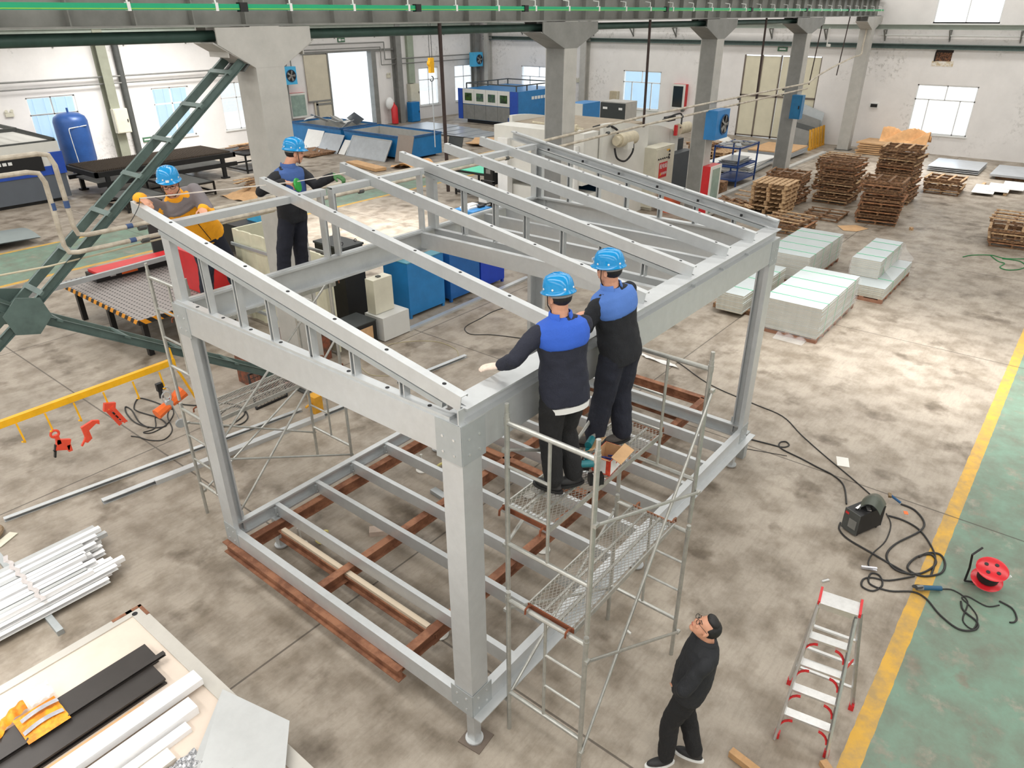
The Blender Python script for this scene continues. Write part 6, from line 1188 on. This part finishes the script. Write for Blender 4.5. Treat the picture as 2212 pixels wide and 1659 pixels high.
    # yoke
    if cfg.get('yoke'):
        b=MB(); k=1.075; t0=cfg.get('yk',.62)
        rings(b,[(P.lerp(Cc,t0)+U*.0,.165*rj*k,.128*rj*k),(P.lerp(Cc,t0+.08),.18*rj*k,.133*rj*k),(Cc-U*.03,.186*rj*k,.126*rj*k),(Cc+U*.035,.165*rj*k,.104*rj*k),(Cc+U*.075,.104,.084),(nb+U*.02,.076,.074)],F,R,24,2.3)
        if cfg.get('yoke_arms'):
            for s in 'lr': A,E=J['sh_'+s],J['el_'+s]; limb(b,[A-U*.005,A.lerp(E,.45),A.lerp(E,.8)],[ae[0]+.005,(ae[0]+ae[1])/2+.006,ae[1]+.006])
        o=b.build('yoke',cfg['yoke'],jk,True); remesh(o,.011,3,.004,.12)
    # collar
    b=MB(); c0=nb+U*.005; cm=cfg.get('collar',cfg.get('yoke') or jm); sec=[]
    for i in range(26):
        a=-PI/2+.5+(2*PI-1.0)*i/25; sec.append((math.cos(a),-math.sin(a)))
    vs=[];n=len(sec)
    for (x,y) in sec:
        for rr,h in ((.078,-.015),(.074,.045),(.086,.040),(.094,-.01)): vs.append(c0+R*x*rr-F*y*rr*-1*-1+U*h)
    fs=[(i*4+k,i*4+(k+1)%4,(i+1)*4+(k+1)%4,(i+1)*4+k) for i in range(n-1) for k in range(4)]+[(3,2,1,0),tuple((n-1)*4+k for k in range(4))]
    b.add(vs,fs); b.build('collar',cm,jk,True,ang=60)
    if cfg.get('shirt'):
        b=MB(); rings(b,[(Cc+U*.0+F*.03,.07,.075),(nb+F*.012,.062,.066),(nb+U*.035,.06,.06)],F,R,18,2); b.build('shirt',cfg['shirt'],r,True)
    if cfg.get('shirt_tail'):
        b=MB(); rings(b,[(P-U*(hem+.05),.17*rj,.118*rj),(P-U*hem,.176*rj,.124*rj)],F,R,24,2.3); b.build('shirt_tail',WH,r,True,label='white shirt edge below the jacket')
    if cfg.get('zip'):
        b=MB(); b.tube([P.lerp(Cc,t)+F*(.131*rj) for t in (.0,.25,.5,.75)]+[Cc+U*.03+F*.1],.004,6); b.build('zip',cfg['zip'],jk,True)
    # trousers
    tr=cfg.get('tr',(.105,.083,.075)); b=MB(); rings(b,[(P-Vector((0,0,.10)),.165,.115),(P,.17,.118),(P+U*.1,.155,.11)],PF,PR,22,2.3)
    for s,hp in (('l',hipl),('r',hipr)):
        K,A=J['kn_'+s],J['an_'+s]; limb(b,[hp-Vector((0,0,.03)),hp.lerp(K,.5),K,K.lerp(A,.5),K.lerp(A,.93)],[tr[0],(tr[0]+tr[1])/2+.004,tr[1],(tr[1]+tr[2])/2,tr[2]])
    o=b.build('trousers',cfg['trousers'],r,True); remesh(o,.011,3,.026,.12)
    # shoes
    for s in 'lr':
        tf=Vector(cfg['toe_'+s]).normalized(); A=J['an_'+s]; up=Vector((0,0,1)); tilt=cfg.get('tilt_'+s,0); tf=(tf+up*tilt).normalized(); sr=tf.cross(up).normalized(); up=sr.cross(tf); M=Matrix((sr,tf,up)).transposed(); s0=A-up*.09
        sh=MB(); sh.ell(s0+tf*.05+up*.045,.043,.13,.042,16,9,M); sh.ell(s0+up*.075-tf*.012,.042,.055,.055,14,8,M); so=sh.build('shoe',cfg['shoes'],r,True); remesh(so,.008,2)
        sl=MB(); vs=[]
        for h in (0,.026):
            for k in range(20): t=2*PI*k/20; vs.append(s0+tf*(.05+.142*math.cos(t))+sr*(.046+.006*math.cos(t))*math.sin(t)+up*h)
        sl.add(vs,[tuple(range(19,-1,-1)),tuple(range(20,40))]+[(k,(k+1)%20,(k+1)%20+20,k+20) for k in range(20)]); sl.build('sole',cfg.get('sole',BKR),so,True)
    # helmet
    if not cfg.get('bare'):
        hu=HU; B=hl(0,-.005,.045); tl=cfg.get('htilt',0.0); HF2=(HF*math.cos(tl)+HU*math.sin(tl)); HU2=(HU*math.cos(tl)-HF*math.sin(tl)); b=MB(); rg=[]
        def ring(rx,ry,h,fwd=0): return [B+HR*(rx*math.cos(t))+HF2*((ry+(fwd if math.sin(t)>0 else 0)*math.sin(t)**2)*math.sin(t))+HU2*h for t in [2*PI*k/32 for k in range(32)]]
        b.loft([ring(.098,.118,-.004),ring(.119,.138,-.012,.026),ring(.121,.140,-.006,.028),ring(.110,.130,.008,.006),ring(.106,.127,.02),ring(.105,.125,.05),ring(.096,.114,.085),ring(.080,.094,.112),ring(.048,.056,.127),ring(.012,.014,.131)])
        hel=b.build('helmet',cfg['helmet'],r,True,ang=50)
        b=MB()
        for o_ in (-.028,0,.028): b.tube([B+HR*o_*math.cos(t)*1+HR*o_*.0+HF2*(.128*math.sin(t))+HU2*(.0+.134*math.cos(t))*(1 if abs(t)<2 else 1)-HU2*(.0 if o_==0 else .004) for t in [-1.15+2.3*i/12 for i in range(13)]],.006,6)
        b.build('helmet_ridge',cfg['helmet'],hel,True)
        for k in range(8):
            t=2*PI*(k+.5)/8; n=(HR*math.cos(t)+HF2*math.sin(t)); p=B+HR*.1055*math.cos(t)+HF2*.1265*math.sin(t)+HU2*.028; b=MB(); b.lathe(p,[(.008,-.002),(.008,.003),(.004,.005)],10,n); b.build('helmet_rivet',WH,hel,True)
        b=MB(); b.tube([B+HR*.088*math.cos(t)+HF*.1*math.sin(t)-HU*.022 for t in [PI+.2+ (PI-.4)*i/10 for i in range(11)]],.012,6); b.build('helmet_band',mat('grey helmet band',(150,152,150),.5),hel,True)
        b=MB(); b.tube([hl(-.088,.02,.03),hl(-.08,.035,-.05),hl(-.03,.055,-.115),hl(.03,.055,-.115),hl(.08,.035,-.05),hl(.088,.02,.03)],.004,6); b.build('chin_strap',BK,hel,True)
        b=MB(); b.ob(hl(0,.142,.085),.03,.004,.022,math.atan2(HF.y,HF.x)-PI/2); b.build('helmet_badge',WH,hel)
    if cfg.get('glasses'):
        b=MB()
        for s in (-1,1):
            b.tube([hl(s*.032+.024*math.cos(t),.103,.003+.017*math.sin(t)) for t in [2*PI*i/14 for i in range(15)]],.0022,5); b.tube([hl(s*.056,.1,.008),hl(s*.082,.0,.01)],.002,5)
        b.tube([hl(-.009,.104,.008),hl(.009,.104,.008)],.002,5); b.build('glasses',BK,r,True)
    for s in 'lr':
        if cfg.get('glove_'+s):
            hd=cfg['hand_'+s]; b=MB(); hand(b,J['wr_'+s],hd[0],hd[1],hd[2],1.05,hd[3],.003); w=J['wr_'+s]; d=Vector(hd[0]).normalized(); b.tube([w-d*.05,w+d*.01],[.034,.032],10); o=b.build('glove',cfg['glove_'+s],r,True); remesh(o,.006,1)
    return r
HB=mat('helmet blue',(20,136,196),.18,0,.03,3)
NV=mat('navy work cloth',(33,36,50),.85,0,.15,8,.25,90); NB=mat('near black cloth',(26,28,33),.85,0,.15,8,.25,90)
YB=mat('royal blue yoke cloth',(46,92,192),.8,0,.08,6,.2,90); YB2=mat('faded blue yoke cloth',(78,118,190),.8,0,.08,6,.2,90); YB3=mat('dark blue yoke cloth',(62,92,150),.8,0,.08,6,.2,90)
TRB=mat('black trouser cloth',(24,24,25),.9,0,.15,8,.25,80); TRN=mat('navy trouser cloth',(27,30,42),.9,0,.2,8,.25,80)
ORJ=mat('orange jacket cloth',(242,166,24),.75,0,.07,6,.2,60); GRJ=mat('grey jacket cloth',(118,112,114),.8,0,.08,6,.2,60)
SHG=mat('worn grey shoe',(78,74,70),.8,0,.2,14); SHD=mat('black shoe',(40,40,41),.6,0,.2,14)
def vz(*a): return a
# left worker of the pair seen from behind
z0=2.53
person(dict(label='left of two workers seen from behind, blue and navy jacket, white shirt hem showing',F=(.50,.86,0),HF=(.22,.96,-.14),PF=(.45,.9,0),htilt=-.05,sw=.185,
 J=dict(pelvis=(.93,-.22,z0+.93),chest=(.92,-.18,z0+1.41),head=(.92,-.15,z0+1.635),el_l=(.57,-.02,z0+1.22),wr_l=(.60,.14,z0+1.115),el_r=(1.20,-.10,z0+1.18),wr_r=(1.27,.10,z0+1.12),
  kn_l=(.83,-.17,z0+.50),an_l=(.82,-.22,z0+.10),kn_r=(1.02,-.18,z0+.50),an_r=(1.0,-.30,z0+.10)),
 hand_l=((-.55,.82,-.12),(0,.1,-1),-1,.2),hand_r=((.3,.9,-.2),(0,0,-1),1,.4),toe_l=(-.1,1,0),toe_r=(-.75,.55,0),jacket=NV,yoke=YB,yk=.72,shirt_tail=True,rj=1.1,trousers=TRB,tr=(.112,.09,.08),shoes=SHD,helmet=HB,glove_l=mat('pale pink glove',(226,206,190),.8,0,.15,40),hem=.13))
# right worker of the pair
person(dict(label='worker seen from behind in navy overalls with faded blue shoulders, standing right of the other',F=(.25,.96,0),HF=(-.05,1,-.12),PF=(.2,.98,0),sw=.178,
 J=dict(pelvis=(1.78,-.20,z0+.93),chest=(1.70,-.14,z0+1.41),head=(1.67,-.11,z0+1.63),el_l=(1.46,-.06,z0+1.20),wr_l=(1.38,.10,z0+1.14),el_r=(1.98,.02,z0+1.18),wr_r=(1.80,.16,z0+1.16),
  kn_l=(1.66,-.14,z0+.50),an_l=(1.60,-.10,z0+.10),kn_r=(1.86,-.18,z0+.50),an_r=(1.82,-.26,z0+.10)),
 hand_l=((-.3,.9,-.2),(0,0,-1),-1,.4),hand_r=((-.8,.5,-.1),(0,0,-1),1,.5),toe_l=(-.5,.8,0),toe_r=(-.85,.5,0),jacket=NB,yoke=YB2,yk=.72,rj=1.1,trousers=TRN,tr=(.115,.1,.092),shoes=SHG,helmet=HB,glove_l=mat('camouflage glove',(92,110,84),.85,0,.2,40,c2=(38,46,36)),hem=.1))
# orange jacket worker
z1=2.94
person(dict(label='worker in an orange and grey jacket and glasses leaning over the end rafter',F=(-.35,-.94,0),HF=(-.50,-.80,-.22),PF=(-.3,-.95,0),htilt=.12,sw=.18,
 J=dict(pelvis=(.86,4.62,z1+.90),chest=(.56,4.44,z1+1.33),head=(.42,4.28,z1+1.545),el_r=(.16,4.44,z1+1.42),wr_r=(.10,4.26,z1+1.46),el_l=(.70,4.12,z1+1.20),wr_l=(.55,3.98,z1+1.32),
  kn_l=(1.04,4.56,z1+.5),an_l=(1.14,4.60,z1+.10),kn_r=(.76,4.56,z1+.5),an_r=(.72,4.64,z1+.10)),
 hand_r=((.25,-.75,-.45),(0,.2,-1),1,.5),hand_l=((-.35,-.8,-.35),(0,.2,-1),-1,.25),toe_l=(.5,-.8,0),toe_r=(-.2,-.9,0),jacket=ORJ,yoke=GRJ,yk=.9,yoke_arms=True,collar=ORJ,shirt=BK,zip=BK,rj=1.08,sleeve=(.078,.066,.052),trousers=TRN,tr=(.1,.082,.075),shoes=SHG,helmet=HB,glasses=True,hem=.08))
# tape worker
person(dict(label='worker in a navy jacket with blue chest and red shirt holding a green tape reel',F=(.12,-.99,0),HF=(.90,-.42,-.12),PF=(.1,-1,0),sw=.18,
 J=dict(pelvis=(1.99,4.58,z1+.91),chest=(1.99,4.54,z1+1.38),head=(2.08,4.50,z1+1.60),el_r=(1.56,4.50,z1+1.24),wr_r=(1.76,4.30,z1+1.34),el_l=(2.22,4.36,z1+1.22),wr_l=(2.34,4.14,z1+1.34),
  kn_l=(2.03,4.58,z1+.5),an_l=(2.05,4.62,z1+.10),kn_r=(1.80,4.58,z1+.5),an_r=(1.76,4.62,z1+.10)),
 hand_r=((.7,-.6,-.25),(.3,0,-1),1,.7),hand_l=((.35,-.9,-.1),(0,.1,-1),-1,.6),toe_l=(.3,-.9,0),toe_r=(-.2,-.95,0),jacket=NB,yoke=YB3,yk=.45,collar=YB3,shirt=mat('red shirt',(190,36,44),.8),zip=BK,rj=1.06,trousers=TRN,tr=(.105,.09,.085),shoes=mat('brown boot',(136,112,96),.8,0,.2,14),helmet=HB,hem=.1,glove_l=mat('green glove',(66,112,64),.7,0,.2,30)))
# tape reel and tape
r=thing('tape_measure','green open reel tape measure in the hand of the worker with the red shirt','tape measure',(1.84,4.24,z1+1.3)); b=MB(); b.lathe((1.87,4.22,z1+1.30),[(.03,-.012),(.075,-.012),(.08,0),(.075,.012),(.03,.012)],24,(.5,-.8,.2)); b.build('reel_case',mat('green plastic',(40,150,60),.35),r,True)
b=MB(); b.bar((1.85,4.22,z1+1.34),(.06,4.2,z1+1.475),.003,.012); b.build('tape_blade',mat('pale tape',(214,208,200),.5),r)
b=MB(); b.bar((1.86,4.22,z1+1.34),(2.45,4.06,z1+1.37),.003,.01); b.build('tape_blade',MATS['pale tape'],r)
b=MB(); b.tube(spline([(.06,4.2,z1+1.475),(.02,4.16,z1+1.42),(-.05,4.12,z1+1.36),(-.12,4.1,z1+1.3)],4),.004,6); b.build('tape_end',BK,r,True)
# man on the ground
f0=Vector((-.42,.90,0)); 
person(dict(label='man in black with glasses standing on the floor looking up at the scaffold',F=(-.45,.89,0),HF=(-.33,.62,.71),HU=(.33,-.60,.72),PF=(-.4,.9,0),bare=True,sw=.165,
 J=dict(pelvis=(1.14,-1.47,.93),chest=(1.17,-1.53,1.37),head=(1.15,-1.52,1.60),el_l=(.88,-1.52,1.12),wr_l=(1.0,-1.42,.93),el_r=(1.40,-1.50,1.12),wr_r=(1.30,-1.36,.93),
  kn_l=(1.00,-1.40,.50),an_l=(.97,-1.42,.09),kn_r=(1.22,-1.44,.50),an_r=(1.18,-1.60,.09)),
 hand_l=((.35,.3,-.85),(.9,0,0),-1,.4),hand_r=((-.3,.1,-.9),(-1,0,0),1,.4),toe_l=(-.7,.6,0),toe_r=(-.2,.95,0),jacket=mat('black jacket cloth',(30,32,36),.8,0,.1,8,.2,90),rj=1.08,fat=1.12,trousers=TRB,tr=(.105,.085,.075),shoes=SHD,sole=WH,glasses=True,hem=.1))
